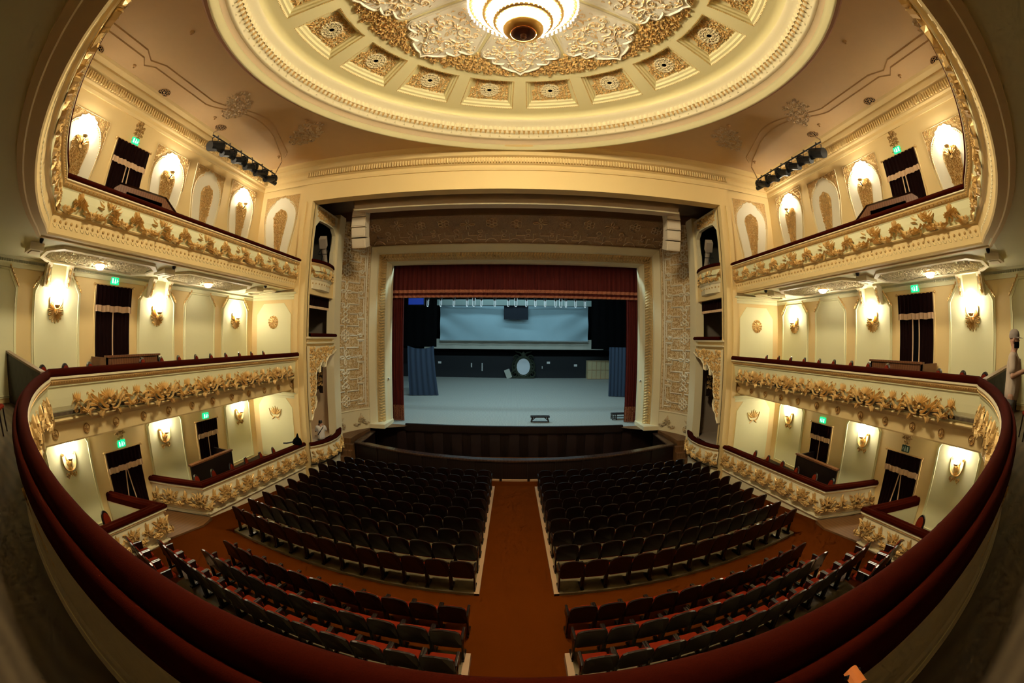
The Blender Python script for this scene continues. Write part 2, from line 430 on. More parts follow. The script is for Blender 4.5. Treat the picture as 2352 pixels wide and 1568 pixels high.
# cornice: profile swept along walls
def sweep(mb, path, prof, closed=False):
    """path: [(x,y,nx,ny)], prof: [(d along normal, z)]"""
    b = len(mb.v); L = len(prof)
    for (x, y, nx, ny) in path:
        for d, z in prof: mb.v.append((x + nx * d, y + ny * d, z))
    N = len(path)
    for i in range(N if closed else N - 1):
        j = (i + 1) % N
        for k in range(L - 1):
            mb.f.append((b + i * L + k, b + j * L + k, b + j * L + k + 1, b + i * L + k + 1))
corn_prof = [(0, 12.9), (.05, 12.9), (.08, 13.0), (.08, 13.12), (.16, 13.16), (.2, 13.3), (.2, 13.42), (.34, 13.48), (.42, 13.62), (.42, 13.68), (.62, 13.74), (.7, 13.8)]
trimn = 0
for s in (-1, 1):
    p = [(s * WX, -5, -s, 0), (s * WX, YE, -s, -1), (s * 9.72, YE - .1, 0, -1), (0, YE - .1, 0, -1)]
    trimn += 1
    mb = MB(); sweep(mb, p, corn_prof); c = ob('trim_%d' % trimn, mb, M_WALL, kind='structure')
    mb = MB()
    for k in range(120):                                 # row of dentils along the side wall, joined (a few pixels each)
        y = 1.2 + k * .122
        if y > YE - .3: break
        mb.box(*sorted((s * (WX - .2), s * (WX - .3))), y, y + .06, 13.18, 13.4)
    for k in range(80):
        x = s * (.06 + k * .12)
        mb.box(min(x, x + .06), max(x, x + .06), YE - .4, YE - .3, 13.18, 13.4)
    ob('dentil_row', mb, M_WALL, c, kind='stuff')

# ---------------------------------------------------------------- horseshoe tiers
def horseshoe(xr, y0, yend, R, narc=44):
    """points of the parapet line, from the left stage end round behind the camera to the right end; normal points away from the void"""
    xa = xr - .12; cyy = y0 + R; a = math.asin(xa / R); ycorner = cyy - R * math.cos(a)
    P = []
    P.append((-xr, yend, -1, 0))
    m = Vector((-1, 0)) + Vector((-math.sin(a), -math.cos(a))); m = m / m.length / math.cos((Vector((-1, 0)).angle(Vector((-math.sin(a), -math.cos(a))))) / 2)
    P.append((-xr, ycorner, m.x, m.y))
    for k in range(1, narc):
        t = -a + 2 * a * k / narc
        P.append((R * math.sin(t), cyy - R * math.cos(t), math.sin(t), -math.cos(t)))
    P.append((xr, ycorner, -m.x, m.y)); P.append((xr, yend, 1, 0))
    return P, ycorner
def along(P):
    """arc-length sampler for parapet paths"""
    acc = [0]
    for i in range(len(P) - 1): acc.append(acc[-1] + math.hypot(P[i + 1][0] - P[i][0], P[i + 1][1] - P[i][1]))
    def f(t):
        for i in range(len(P) - 1):
            if t <= acc[i + 1] or i == len(P) - 2:
                w = (t - acc[i]) / (acc[i + 1] - acc[i]); a, b = P[i], P[i + 1]
                dx, dy = b[0] - a[0], b[1] - a[1]; L = math.hypot(dx, dy)
                return a[0] + dx * w, a[1] + dy * w, dx / L, dy / L
    return f, acc[-1]
def onpar(x, y, tx, ty, d, z, tilt=0.0):
    """frame on the void side of a parapet: u backwards along the path, v up (tilted), w into the void"""
    nx, ny = ty, -tx                                     # away from the void
    u = Vector((-tx, -ty, 0))
    w = Vector((-nx, -ny, 0)); v = Vector((0, 0, 1))
    if tilt:
        v = (Vector((0, 0, 1)) * math.cos(tilt) + w * math.sin(tilt)).normalized()
    return frame((x + nx * d, y + ny * d, z), (tx, ty, 0) if Vector((tx, ty, 0)).cross(v).dot(w) > 0 else u, v)

# carved units (u,v plane) ------------------------------------------------
def unit_cartouche():
    m = MB()
    for k in range(9):
        a = PI / 2 + (k - 4) * .27
        m.leaf(.0 + .05 * math.cos(a), -.06 + .05 * math.sin(a), a, .34 - .02 * abs(k - 4), .085, .10, 4)
    m.flower(0, .31, .09, 7, .08, .2)
    for s in (-1, 1):
        m.stroke([(s * x, y) for x, y in spiral(.14, -.08, .10, .02, 1.2, -1.2, 10)], .05, .03, .12)
        m.stroke([(s * x, y) for x, y in bez((.06, -.28), (.25, -.33), (.36, -.2), (.42, -.02), 8)], .07, .05, .09)
        m.stroke([(s * x, y) for x, y in bez((.05, -.22), (.18, -.2), (.3, -.1), (.3, .12), 7)], .09, .03, .10)
        m.stroke([(s * x, y) for x, y in bez((.22, .2), (.32, .34), (.5, .22), (.62, .02), 8)], .05, .02, .07)
        m.stroke([(s * x, y) for x, y in bez((.42, -.02), (.5, .2), (.62, .12), (.66, -.1), 8)], .06, .05, .09)
        m.stroke([(s * x, y) for x, y in bez((.66, -.1), (.68, -.28), (.82, -.3), (.88, -.18), 7)], .09, .03, .10)
        for q, (x, y, a, L) in enumerate(((.30, -.1, 1.2, .26), (.36, -.12, .9, .28), (.42, -.16, .6, .3), (.46, -.22, .2, .28), (.5, -.1, 1.5, .24), (.56, -.02, .2, .26), (.6, -.12, -.3, .26),
                                          (.6, -.2, -.8, .2), (.2, -.3, -.6, .18), (.3, -.28, -.9, .16), (.74, -.24, .9, .2), (.8, -.24, .3, .16), (.44, .14, 1.0, .16))):
            ang = a if s > 0 else PI - a
            m.leaf(s * x, y, ang, L, .085, .10, 4, s * -.7)
        m.flower(s * .64, .14, .06, 6, .07)
    m.boss(0, -.12, .06, .13)
    return m
def unit_palmette():
    m = MB()
    for k in range(5):
        a = PI / 2 + (k - 2) * .42
        m.leaf(.02 * math.cos(a), -.02, a, .30 - .025 * abs(k - 2), .10, .09, 4, -.5 * (k - 2) / 2)
    for s in (-1, 1):
        m.stroke([(s * x, y) for x, y in spiral(.08, -.2, .07, .015, 2.2, -1.1, 8)], .05, .03, .10)
        m.leaf(s * .02, -.06, -PI / 2 + s * .5, .2, .07, .09, 3, s * .6)
        m.leaf(s * .05, .02, PI / 2 - s * 1.25, .17, .06, .07, 3, s * -1.2)
    m.boss(0, -.06, .045, .1)
    return m
def unit_bouquet(big=True, seed=3):
    m = MB(); rnd = random.Random(seed); R = .27 if big else .17
    n = 26 if big else 16
    for k in range(n):
        a = rnd.uniform(0, 2 * PI); r = R * math.sqrt(rnd.random()) * .8; x, y = r * math.cos(a) * 1.15, r * math.sin(a) * .85
        if rnd.random() < .35: m.flower(x, y, .075, 6, .11, a)
        else: m.leaf(x, y, a, rnd.uniform(.12, .2), .06, .10, 3, rnd.uniform(-1, 1))
    for s in (-1, 1):
        if big:
            m.leaf(s * .16, .10, .35 if s > 0 else PI - .35, .26, .07, .05, 3, s * .5); m.leaf(s * .2, .2, .7 if s > 0 else PI - .7, .2, .06, .05, 3, -s * .6)
            m.stroke([(s * x, y) for x, y in bez((.1, -.2), (.3, -.3), (.42, -.18), (.36, -.06), 7)], .06, .03, .1)
        m.leaf(s * .1, -.16, -.4 if s > 0 else PI + .4, .26, .09, .1, 3, s * .8)
        m.stroke([(s * x, y) for x, y in spiral(.3 if big else .24, -.22, .07, .015, 2.4, -1.1, 8)], .05, .03, .11)
    m.leaf(0, .08, PI / 2, .24 if big else .26, .12, .10, 4)
    for s in (-1, 1):
        for q in range(3): m.boss(s * (.30 + .09 * (q % 2)), -.19 - .05 * (q // 2) + .05 * q, .045, .08, 6)
        m.leaf(s * .28, -.24, .1 if s > 0 else PI - .1, .2, .1, .08, 3, s * .5)
    for k in (-1, 1): m.leaf(0, .06, PI / 2 + k * .5, .2, .08, .09, 3, -k * .4)
    return m
def unit_medallion():
    m = MB(); m.boss(0, 0, .105, .03, 14); m.flower(0, 0, .1, 8, .06); m.stroke(spiral(0, 0, .105, .105, 0, 1, 18), .03, .03, .05)
    return m
# ================================================================ MIDDLE TIER (the camera stands on it)
def bead_row(mb, f, t0, t1, step, d, z, r, h):
    t = t0
    while t < t1:
        x, y, tx, ty = f(t); nx, ny = ty, -tx
        cx, cy = x + nx * d, y + ny * d
        a = r
        mb.add([(cx - tx * a, cy - ty * a, z), (cx + tx * a, cy + ty * a, z), (cx, cy, z + h), (cx, cy, z - h), (cx - nx * a * 1.3, cy - ny * a * 1.3, z)],
               [(0, 4, 2), (4, 1, 2), (0, 3, 4), (3, 1, 4)])
        t += step
P1, YC1 = horseshoe(9.44, .60, 15.85, 16.4)
F1, LEN1 = along(P1)
tier1 = root('balcony_parapet', (0, .6, 4.3), 'red velvet topped middle balcony front curving around beneath the camera', 'balcony')
def part_sweep(P, prof, name, m, par, smooth=False):
    mb = MB(); sweep(mb, P, prof); return ob(name, mb, m, par, smooth=smooth)
vel = []
for k in range(13):                                      # two padded rolls
    a = PI * (1.18 - 1.36 * k / 12)
    vel.append((.065 + .08 * math.cos(a), 5.14 + .105 * math.sin(a)))
for k in range(9):
    a = PI * (.72 - 1.0 * k / 8)
    vel.append((.175 + .05 * math.cos(a), 5.09 + .085 * math.sin(a)))
vel += [(.225, 5.01), (.222, 4.995), (.2, 4.99)]
part_sweep(P1, [(.03, 5.07)] + vel, 'handrail', M_VELVET, tier1, True)
part_sweep(P1, [(.20, 5.0), (.212, 4.98), (.215, 4.45), (.24, 4.43), (.245, 4.32), (.28, 4.30)], 'inner_face', M_STONE, tier1)
part_sweep(P1, [(.05, 5.08), (-.02, 5.07), (-.02, 5.03), (.03, 5.01)], 'rail_lip', M_WHITE, tier1)
part_sweep(P1, [(.03, 5.01), (.02, 4.98), (.06, 4.92), (.08, 4.90), (.10, 4.89)], 'gilt_moulding', M_OGOLD, tier1)
part_sweep(P1, [(.10, 4.89), (.10, 4.86), (.14, 4.84), (.17, 4.6), (.20, 4.42), (.27, 4.28), (.33, 4.22), (.34, 4.17)], 'frieze', M_PANEL, tier1)
part_sweep(P1, [(.34, 4.17), (.24, 4.15), (.22, 4.12), (.24, 4.09), (.30, 4.08), (.32, 4.04), (.40, 4.03), (.42, 3.99), (.47, 3.98)], 'ledge_moulding', M_WALL, tier1)
part_sweep(P1, [(.47, 3.98), (.48, 3.60), (.50, 3.56), (.62, 3.55)], 'lower_band', M_WALL, tier1)
mb = MB(); bead_row(mb, F1, .05, LEN1 - .05, .085, .05, 4.955, .03, .035); ob('bead_moulding', mb, M_GOLD, tier1, kind='stuff')
me_cart = mesh(unit_cartouche(), 'cartouche'); me_cart.materials.append(M_GOLD)
me_palm = mesh(unit_palmette(), 'palmette'); me_palm.materials.append(M_GOLD)
me_med = mesh(unit_medallion(), 'medallion'); me_med.materials.append(M_OGOLD)
for t, lens in ((0, 1), (LEN1, -1)):
    k = 0
    while True:
        d = .62 + k * 1.085
        if d > 20.5: break
        x, y, tx, ty = F1(t + lens * d)
        M = onpar(x, y, tx, ty, .16, 4.50, -.2)
        if k % 2: ob('cartouche', me_cart, None, tier1, M @ Matrix.Diagonal((1.12, 1.05, .8, 1)))
        else: ob('palmette', me_palm, None, tier1, M @ T(0, .0, 0) @ Matrix.Scale(1.0, 4))
        k += 1
    for k in range(18):
        d = .06 + k * 1.106
        x, y, tx, ty = F1(t + lens * d)
        ob('medallion', me_med, None, tier1, onpar(x, y, tx, ty, .475, 3.81))
# slab: balcony floor above, ceiling of the boxes below
def tier_slab(name, P, d, z0, z1, m, drop=0.0):
    mb = MB(); pts = [(x + nx * d, y + ny * d) for x, y, nx, ny in P]
    n = len(pts)
    for (x, y) in pts:
        X = -12.35 if x < 0 else 12.35
        mb.v += [(x, y, z0), (x, y, z1)]
    mid = n // 2
    def outer(i):
        x, y = pts[i]
        if i == 0: return (-12.35, y)
        if i == n - 1: return (12.35, y)
        if i == 1: return (-12.35, y)
        if i == n - 2: return (12.35, y)
        t = (i - 1) / (n - 3)
        return (-12.35 + 24.7 * t, -5.1) if .0 < t < 1 else (x, y)
    b = len(mb.v)
    for i in range(n):
        X, Y = outer(i); mb.v += [(X, Y, z0 - drop), (X, Y, z1)]
    for i in range(n - 1):
        mb.f += [(2 * i, 2 * i + 2, b + 2 * i + 2, b + 2 * i), (2 * i + 1, b + 2 * i + 1, b + 2 * i + 3, 2 * i + 3), (2 * i, 2 * i + 1, 2 * i + 3, 2 * i + 2)]
    for sx, i in ((-1, 1), (1, n - 2)):                  # fill the corner behind
        X, Y = pts[i]; j = i + 1 if sx < 0 else i - 1
        for z in (z0 - drop, z1):
            mb.add([(sx * 12.35, Y, z), (outer(j)[0], outer(j)[1], z), (sx * 12.35, -5.1, z)], [(0, 1, 2)])
    return ob(name, mb, m, kind='structure')
floor_b = tier_slab('balcony_floor', P1, .24, 4.22, 4.30, M_BFLOOR)
ceil_b = tier_slab('box_ceiling', P1, .60, 3.55, 3.60, M_PANEL, .1)

# ================================================================ UPPER TIER
P2, YC2 = horseshoe(9.52, .58, 15.85, 17.2)
F2, LEN2 = along(P2)
tier2 = root('balcony_parapet', (0, .62, 8.05), 'upper balcony front with gold bouquets and a row of beads', 'balcony')
part_sweep(P2, [(.03, 9.22), (-.03, 9.25), (-.04, 9.31), (.0, 9.36), (.08, 9.38), (.2, 9.37), (.28, 9.33), (.3, 9.2)], 'handrail', M_VELVET, tier2, True)
part_sweep(P2, [(.3, 9.2), (.3, 8.3)], 'inner_face', M_STONE, tier2)
part_sweep(P2, [(.04, 9.23), (-.03, 9.22), (-.03, 9.19), (.02, 9.17)], 'rail_lip', M_WHITE, tier2)
part_sweep(P2, [(.02, 9.17), (.0, 9.13), (.03, 9.08), (.08, 9.05)], 'gilt_moulding', M_OGOLD, tier2)
part_sweep(P2, [(.08, 9.05), (.10, 9.02), (.12, 8.85), (.16, 8.68), (.22, 8.60), (.24, 8.56)], 'frieze', M_PANEL, tier2)
part_sweep(P2, [(.24, 8.56), (.12, 8.54), (.10, 8.51), (.13, 8.48), (.18, 8.47), (.2, 8.44)], 'ledge_moulding', M_WALL, tier2)
part_sweep(P2, [(.2, 8.44), (.21, 8.2), (.22, 8.06), (.25, 8.02), (.40, 8.02)], 'lower_band', M_WALL, tier2)
part_sweep(P2, [(.40, 8.02), (.48, 8.02), (.5, 7.99), (.62, 7.99), (.64, 8.03)], 'soffit_moulding', M_WALL, tier2)
me_bigb = mesh(unit_bouquet(True), 'bouquet'); me_bigb.materials.append(M_GOLD)
me_smlb = mesh(unit_bouquet(False, 5), 'bouquet'); me_smlb.materials.append(M_GOLD)
mb = MB(); bead_row(mb, F2, .05, LEN2 - .05, .15, .03, 9.11, .05, .045); ob('bead_moulding', mb, M_GOLD, tier2, kind='stuff')
mb = MB()
for k in range(int(LEN2 / .19)):
    t = .1 + k * .19; x, y, tx, ty = F2(t); M = onpar(x, y, tx, ty, .205, 8.20)
    b = len(mb.v); mb.stroke([(-.06, .06), (.0, .0), (.06, -.01), (.07, .05)], .014, .014, .012); mb.xf(M, b)
ob('chevron_row', mb, M_WHITE, tier2, kind='stuff')
bd = MB(); bd.boss(0, 0, .042, .045, 8); me_bead = mesh(bd, 'bead'); me_bead.materials.append(M_OGOLD)
for t, sg in ((0, 1), (LEN2, -1)):
    for k in range(20):
        d = .05 + k * 1.065
        x, y, tx, ty = F2(t + sg * d)
        M = onpar(x, y, tx, ty, .095, 8.79, -.12)
        ob('bouquet', me_smlb if k % 2 else me_bigb, None, tier2, M @ Matrix.Diagonal((1.3, 1.12 if k % 2 else 1.0, .9, 1)))
    for k in range(66):
        x, y, tx, ty = F2(t + sg * (.1 + k * .19))
        ob('bead', me_bead, None, tier2, onpar(x, y, tx, ty, .205, 8.33))
floor_u = tier_slab('gallery_floor', P2, .32, 8.16, 8.22, M_BFLOOR)
ceil_u = tier_slab('balcony_ceiling', P2, .38, 8.03, 8.10, M_PANEL, .22)
def zso(x): return 8.03 - .092 * (abs(x) - 9.9)
for s in (-1, 1):                                        # moulded ceiling panels over the side balconies, with lit globes
    for q, (ya, yb) in enumerate(((3.7, 8.3), (9.1, 13.8), (14.5, 15.6))):
        x0, x1 = 10.45, 12.0; c = .45 if q < 2 else .3
        out = [(x0 + c, ya), (x1 - c, ya), (x1, ya + c), (x1, yb - c), (x1 - c, yb), (x0 + c, yb), (x0, yb - c), (x0, ya + c)]
        cxx, cyy = (x0 + x1) / 2, (ya + yb) / 2
        ins = [(cxx + (a - cxx) * .80, cyy + (b - cyy) * (1 - .26 / (yb - ya))) for a, b in out]
        mb = MB(); n = 8
        mb.v += [(s * a, b, zso(a) + .01) for a, b in out] + [(s * a, b, zso(a) - .07) for a, b in out] + [(s * a, b, zso(a) - .07) for a, b in ins] + [(s * a, b, zso(a) - .02) for a, b in ins]
        for k in range(n):
            j = (k + 1) % n
            mb.f += [(k, j, n + j, n + k), (n + k, n + j, 2 * n + j, 2 * n + k), (2 * n + k, 2 * n + j, 3 * n + j, 3 * n + k)]
        ob('ceiling_panel', mb, M_WHITE, ceil_u)
        if q < 2:
            mb = MB(); scrollfield(mb, x0 + .2, x1 - .2, ya + .2, yb - .2, .17, .035, lambda x, y: True, 11 + q, .2, 3)
            mb.v = [(s * a, b, zso(a) - .005 - c) for a, b, c in mb.v]
            ob('ceiling_panel_carving', mb, M_WHITE, ceil_u)
            lp = root('ceiling_lamp', (s * 11.35, cyy + .05, zso(11.35)), 'lit white bowl lamp under the %s middle balcony ceiling, %s' % (SIDE[s], ('farther from the stage', 'nearer the stage')[q]), 'lamp', 'bowl lamps under the upper balcony')
            mb = MB(); mb.lathe([(.2, .0), (.2, -.05), (.17, -.06)], 16); ob('rim', mb, M_GOLD, lp, T(s * 11.35, cyy + .05, zso(11.35)))
            mb = MB(); mb.lathe([(.17, -.05), (.16, -.12), (.11, -.18), (.0, -.2)], 16); ob('glass_bowl', mb, M_DOMEL, lp, T(s * 11.35, cyy + .05, zso(11.35)), smooth=True)
    for ya in (3.0, 8.42, 13.95):                        # little square panels between them
        mb = MB(); mb.box(*sorted((s * 10.6, s * 11.25)), ya, ya + .5, 7.80, 8.0); mb.box(*sorted((s * 10.7, s * 11.15)), ya + .1, ya + .4, 7.78, 7.80)
        ob('ceiling_block', mb, M_WHITE, ceil_u)
    for q, ya in enumerate((3.25, 8.55, 14.1)):          # small dark detectors
        mb = MB(); mb.lathe([(.07, 0), (.07, -.05), (.04, -.1), (0, -.1)], 10)
        ob('smoke_detector', mb, M_BLACKM, None, T(s * 10.25, ya, zso(10.25)), 'small dark smoke detector under the %s upper balcony, %s' % (SIDE[s], ('nearest the camera', 'middle one', 'nearest the stage')[q]), 'detector', 'smoke detectors under the balcony')

# bowl lamps further round the balcony, behind the camera
for q, (x, y) in enumerate(((-8.6, -1.2), (-4.4, -2.9), (4.4, -2.9), (8.6, -1.2))):
    lp = root('ceiling_lamp', (x, y, 8.0), 'lit white bowl lamp over the rear balcony, %s from the left' % ORD[q + 1], 'lamp', 'bowl lamps under the upper balcony')
    mb = MB(); mb.lathe([(.2, .0), (.2, -.05), (.17, -.06)], 16); ob('rim', mb, M_GOLD, lp, T(x, y, 7.98))
    mb = MB(); mb.lathe([(.17, -.05), (.15, -.14), (.08, -.19), (.0, -.2)], 10); ob('glass_bowl', mb, M_DOMEL2, lp, T(x, y, 7.98), smooth=True)
# ================================================================ DOME
dome = root('dome_ceiling', (DC[0], DC[1], ZC), kind='structure')
DM = T(DC[0], DC[1], 0)
def ring(name, prof, m, n=96, smooth=True):
    mb = MB(); mb.lathe(prof, n); return ob(name, mb, m, dome, DM, smooth=smooth)
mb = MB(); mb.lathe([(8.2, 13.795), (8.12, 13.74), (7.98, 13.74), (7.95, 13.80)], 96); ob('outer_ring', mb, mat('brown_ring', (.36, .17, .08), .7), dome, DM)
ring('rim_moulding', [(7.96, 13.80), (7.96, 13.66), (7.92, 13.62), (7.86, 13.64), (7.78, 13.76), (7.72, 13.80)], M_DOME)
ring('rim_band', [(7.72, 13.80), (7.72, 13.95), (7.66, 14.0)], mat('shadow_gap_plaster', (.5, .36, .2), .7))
ring('leaf_band', [(7.66, 14.0), (7.58, 14.0), (7.53, 14.04), (7.50, 14.18), (7.44, 14.2)], M_WHITE)
ring('cornice_band', [(7.44, 14.2), (7.40, 14.22), (7.36, 14.26), (7.34, 14.44), (7.24, 14.5), (7.22, 14.54), (7.14, 14.58), (7.10, 14.7)], M_WHITE)
ring('cove', [(7.10, 14.7), (7.22, 14.74), (7.2, 14.9), (6.95, 14.96)], M_DOME)
# gilded drops and scalloped tongues round the cornice
dr = MB(); dr.add([(-.07, 7.40, 14.26), (.07, 7.40, 14.26), (0, 7.42, 14.14), (0, 7.30, 14.25), (-.05, 7.33, 14.29), (.05, 7.33, 14.29)], [(0, 3, 2), (3, 1, 2), (0, 4, 3), (4, 5, 3), (5, 1, 3)])
me_drop = mesh(dr, 'gilt_drop'); me_drop.materials.append(M_GOLD)
tg = MB(); tg.grid(lambda a, b: (.10 * (a - .5) * 1.7, 7.35 - .07 * math.sin(PI * a) * (1 - .2 * b), 14.27 + .19 * b), 4, 3)
me_tong = mesh(tg, 'tongue', True); me_tong.materials.append(M_WHITE)
lf = MB(); lf.add([(-.09, 7.56, 14.03), (.09, 7.56, 14.03), (0, 7.52, 14.17), (0, 7.47, 14.08)], [(0, 3, 2), (3, 1, 2), (0, 1, 3)])
me_lf = mesh(lf, 'leaf'); me_lf.materials.append(M_WHITE)
NT = 240
for k in range(NT):
    a = 2 * PI * k / NT
    deg = math.degrees(math.atan2(math.sin(a), math.cos(a)))
    if abs(deg) > 130: continue
    M = DM @ RZ(-a)
    ob('gilt_drop', me_drop, None, dome, M); ob('tongue', me_tong, None, dome, M)
    if k % 2 == 0: ob('leaf', me_lf, None, dome, M)
mb = MB()
for k in range(NT):
    a = 2 * PI * k / NT; deg = math.degrees(math.atan2(math.sin(a), math.cos(a)))
    if abs(deg) <= 130: continue
    for me_ in (dr, tg):
        b = len(mb.v); mb.add(me_.v, me_.f); mb.xf(DM @ RZ(-a), b)
ob('rear_tongues', mb, M_WHITE, dome, kind='stuff')
# sixteen coffers
def cz(r): return 14.96 + (6.95 - r) * .225
def CP(th, r, dep): return (r * math.sin(th), r * math.cos(th), cz(r) + dep)
def loop(t, r0, r1, dep, n=6):
    o = [CP(-t + 2 * t * k / n, r1, dep) for k in range(n + 1)]
    o += [CP(t - 2 * t * k / n, r0, dep) for k in range(n + 1)]
    return o
HT = PI / 16
def bridge(mb, A, B):
    b = len(mb.v); n = len(A); mb.v += A + B
    mb.f += [(b + i, b + (i + 1) % n, b + n + (i + 1) % n, b + n + i) for i in range(n)]
cof = MB()
l0, l1 = loop(HT, 4.9, 6.95, 0), loop(HT * .80, 5.2, 6.72, 0)
l2, l3 = loop(HT * .77, 5.24, 6.68, .06), loop(HT * .72, 5.30, 6.61, .07)
l4, l5 = loop(HT * .705, 5.32, 6.59, .15), loop(HT * .65, 5.38, 6.52, .17)
l6 = loop(HT * .63, 5.41, 6.49, .24)
for A, B in ((l0, l1), (l1, l2), (l2, l3), (l3, l4), (l4, l5), (l5, l6)): bridge(cof, A, B)
b = len(cof.v); cof.v += l6; cof.f.append(tuple(range(b, b + len(l6))))
me_cof = mesh(cof, 'coffer'); me_cof.materials.append(M_DOME)
bk = MB()
for k in range(30):
    w = -HT * .785 + 2 * HT * .785 * k / 29
    for r in (5.22, 6.70): bk.sphere(CP(w, r, .0), .02, 4, 3)
for k in range(1, 25):
    r = 5.22 + 1.48 * k / 25
    for w in (-HT * .785, HT * .785): bk.sphere(CP(w, r, .0), .02, 4, 3)
me_bk = mesh(bk, 'bead_edging'); me_bk.materials.append(M_GOLD)
rc = 5.95
cf = MB(); scrollfield(cf, -.74, .74, -.53, .53, .15, .05, lambda x, y: abs(x) < .70 * (1 + y * .14) and math.hypot(x, y) > .34, 4, .22, 4)
cf.v = [(x, rc + y, cz(rc + y) + .238 - h) for x, y, h in cf.v]
me_cf = mesh(cf, 'coffer_carving'); me_cf.materials.append(M_GOLD)
gr = MB()
out = []
for k in range(32):
    r = .34 if k % 2 else .30; out.append((r * math.cos(2 * PI * k / 32), r * math.sin(2 * PI * k / 32)))
for rr, ww in ((.33, .05), (.22, .03), (.1, .03)): gr.stroke(spiral(0, 0, rr, rr, 0, 1, 20), ww, ww, .04)
for k in range(12):
    a = 2 * PI * k / 12
    gr.stroke([(.1 * math.cos(a), .1 * math.sin(a)), (.31 * math.cos(a), .31 * math.sin(a))], .025, .03, .04)
    gr.stroke(spiral(.25 * math.cos(a + .26), .25 * math.sin(a + .26), .035, .035, 0, 1, 6), .02, .02, .035)
    gr.stroke(spiral(.15 * math.cos(a + .26), .15 * math.sin(a + .26), .025, .025, 0, 1, 6), .018, .018, .035)
for k in range(16):
    a = 2 * PI * k / 16; gr.leaf(.3 * math.cos(a), .3 * math.sin(a), a, .1, .09, .05, 2)
gr.v = [(x, rc + y, cz(rc + y) + .21 - h) for x, y, h in gr.v]
me_gr = mesh(gr, 'vent_grille'); me_gr.materials.append(M_WHITE)
gb = MB(); gb.prism([(.3 * math.cos(2 * PI * k / 20), rc + .3 * math.sin(2 * PI * k / 20)) for k in range(20)], 0, .01)
gb.v = [(x, y, cz(y) + .225) for x, y, h in gb.v]
me_gb = mesh(gb, 'vent_opening'); me_gb.materials.append(M_BLACK)
for k in range(16):
    M = DM @ RZ(-(k + .5) * PI / 8)
    c = ob('coffer', me_cof, None, dome, M)
    for nm, me_ in (('bead_edging', me_bk), ('coffer_carving', me_cf), ('vent_grille', me_gr), ('vent_opening', me_gb)): ob(nm, me_, None, c, M)
# flat crown with eight white petals
ZD = cz(4.9)
mb = MB(); mb.prism([(4.92 * math.cos(2 * PI * k / 64), 4.92 * math.sin(2 * PI * k / 64)) for k in range(64)], ZD, ZD + .05); ob('crown_disc', mb, M_DOME, dome, DM)
half = [(.44, 1.25), (.75, 2.0), (1.33, 3.36)] + [(1.14 + .2 * math.cos(a), 3.52 + .24 * math.sin(a)) for a in (-.4, 0, .4, .8, 1.2, 1.6)] + [(1.0, 3.78), (.88, 3.77)] + \
       [(.86 + .17 * math.cos(a), 3.92 + .2 * math.sin(a)) for a in (-.6, -.1, .4, .9, 1.4)] + [(.72, 4.14), (.60, 4.12)] + [(.58 + .12 * math.cos(a), 4.25 + .15 * math.sin(a)) for a in (-.5, 0, .6)] + [(.55, 4.44), (.36, 4.57), (.16, 4.64), (0, 4.84)]
outl = half + [(-x, y) for x, y in reversed(half[:-1])]
pt = MB(); pt.prism(outl, ZD - .06, ZD + .02)
me_pt = mesh(pt, 'petal'); me_pt.materials.append(mat('petal_white', (.92, .85, .68), .6))
def down(m, base): m.v = [(x, y, base - h) for x, y, h in m.v]; return m
rimm = MB(); rimm.stroke([(x * .95, 1.25 + (y - 1.25) * .965 + .04) for x, y in outl] + [(outl[0][0] * .95, outl[0][1] + .04)], .09, .09, .05); down(rimm, ZD - .06)
me_rim = mesh(rimm, 'petal_rim'); me_rim.materials.append(me_pt.materials[0])
pc = MB()
for s in (-1, 1):
    for cx, cy, r, a0, tr in ((.34, 2.75, .34, 0, 1.1), (.42, 3.15, .26, 2, -1.2), (.30, 2.2, .24, 1, 1.2), (.88, 3.3, .2, .5, 1.2), (.66, 2.7, .18, 3, -1.2), (.3, 3.65, .24, 2, 1.2), (.68, 3.62, .16, 1, -1.1), (.86, 3.86, .1, 1, 1.1), (.26, 4.15, .17, .4, -1.2), (.2, 1.75, .16, 0, 1.1), (1.1, 3.45, .13, 0, 1.1)):
        pc.stroke([(s * x, y) for x, y in spiral(cx, cy, r, r * .15, a0, tr, 14)], .035, .025, .05)
        pc.flower(s * cx, cy, r * .38, 6, .06, a0)
        for q in range(5):
            b = a0 + q * 1.3
            pc.leaf(s * (cx + r * math.cos(b)), cy + r * math.sin(b), (b + .8) if s > 0 else PI - b - .8, r * .6, r * .3, .05, 3, s * .8)
    pc.stroke([(s * x, y) for x, y in bez((.0, 4.5), (.5, 4.3), (.2, 3.7), (.8, 3.3), 12)], .04, .04, .05)
pc.leaf(0, 3.0, PI / 2, .4, .2, .07); pc.flower(0, 2.75, .16, 8, .08); pc.leaf(0, 3.6, PI / 2, .35, .2, .06); pc.flower(0, 4.35, .12, 6, .06)
down(pc, ZD - .06); me_pc = mesh(pc, 'petal_carving'); me_pc.materials.append(M_PETALC)
def in_gap(x, y):
    r = math.hypot(x, y); a = math.atan2(x, y)
    lim = 4.82 - .15 * abs(a) / .4
    if r > 4.85 or r < 3.55: return False
    # outside both neighbouring petals
    for s in (-1, 1):
        c, q = math.cos(s * PI / 8), math.sin(s * PI / 8)
        u, v = x * c - y * q, x * q + y * c
        u = abs(u)
        if v < 3.75 and u < 1.38 or v < 4.12 and u < 1.05 or v < 4.46 and u < .72 or v < 4.85 and u < .5 * (4.9 - v) * 1.6: return False
    return True
gp = MB(); scrollfield(gp, -1.7, 1.7, 3.4, 4.9, .2, .09, in_gap, 9, .22, 4); down(gp, ZD)
me_gp = mesh(gp, 'gilt_foliage'); me_gp.materials.append(M_GOLD)
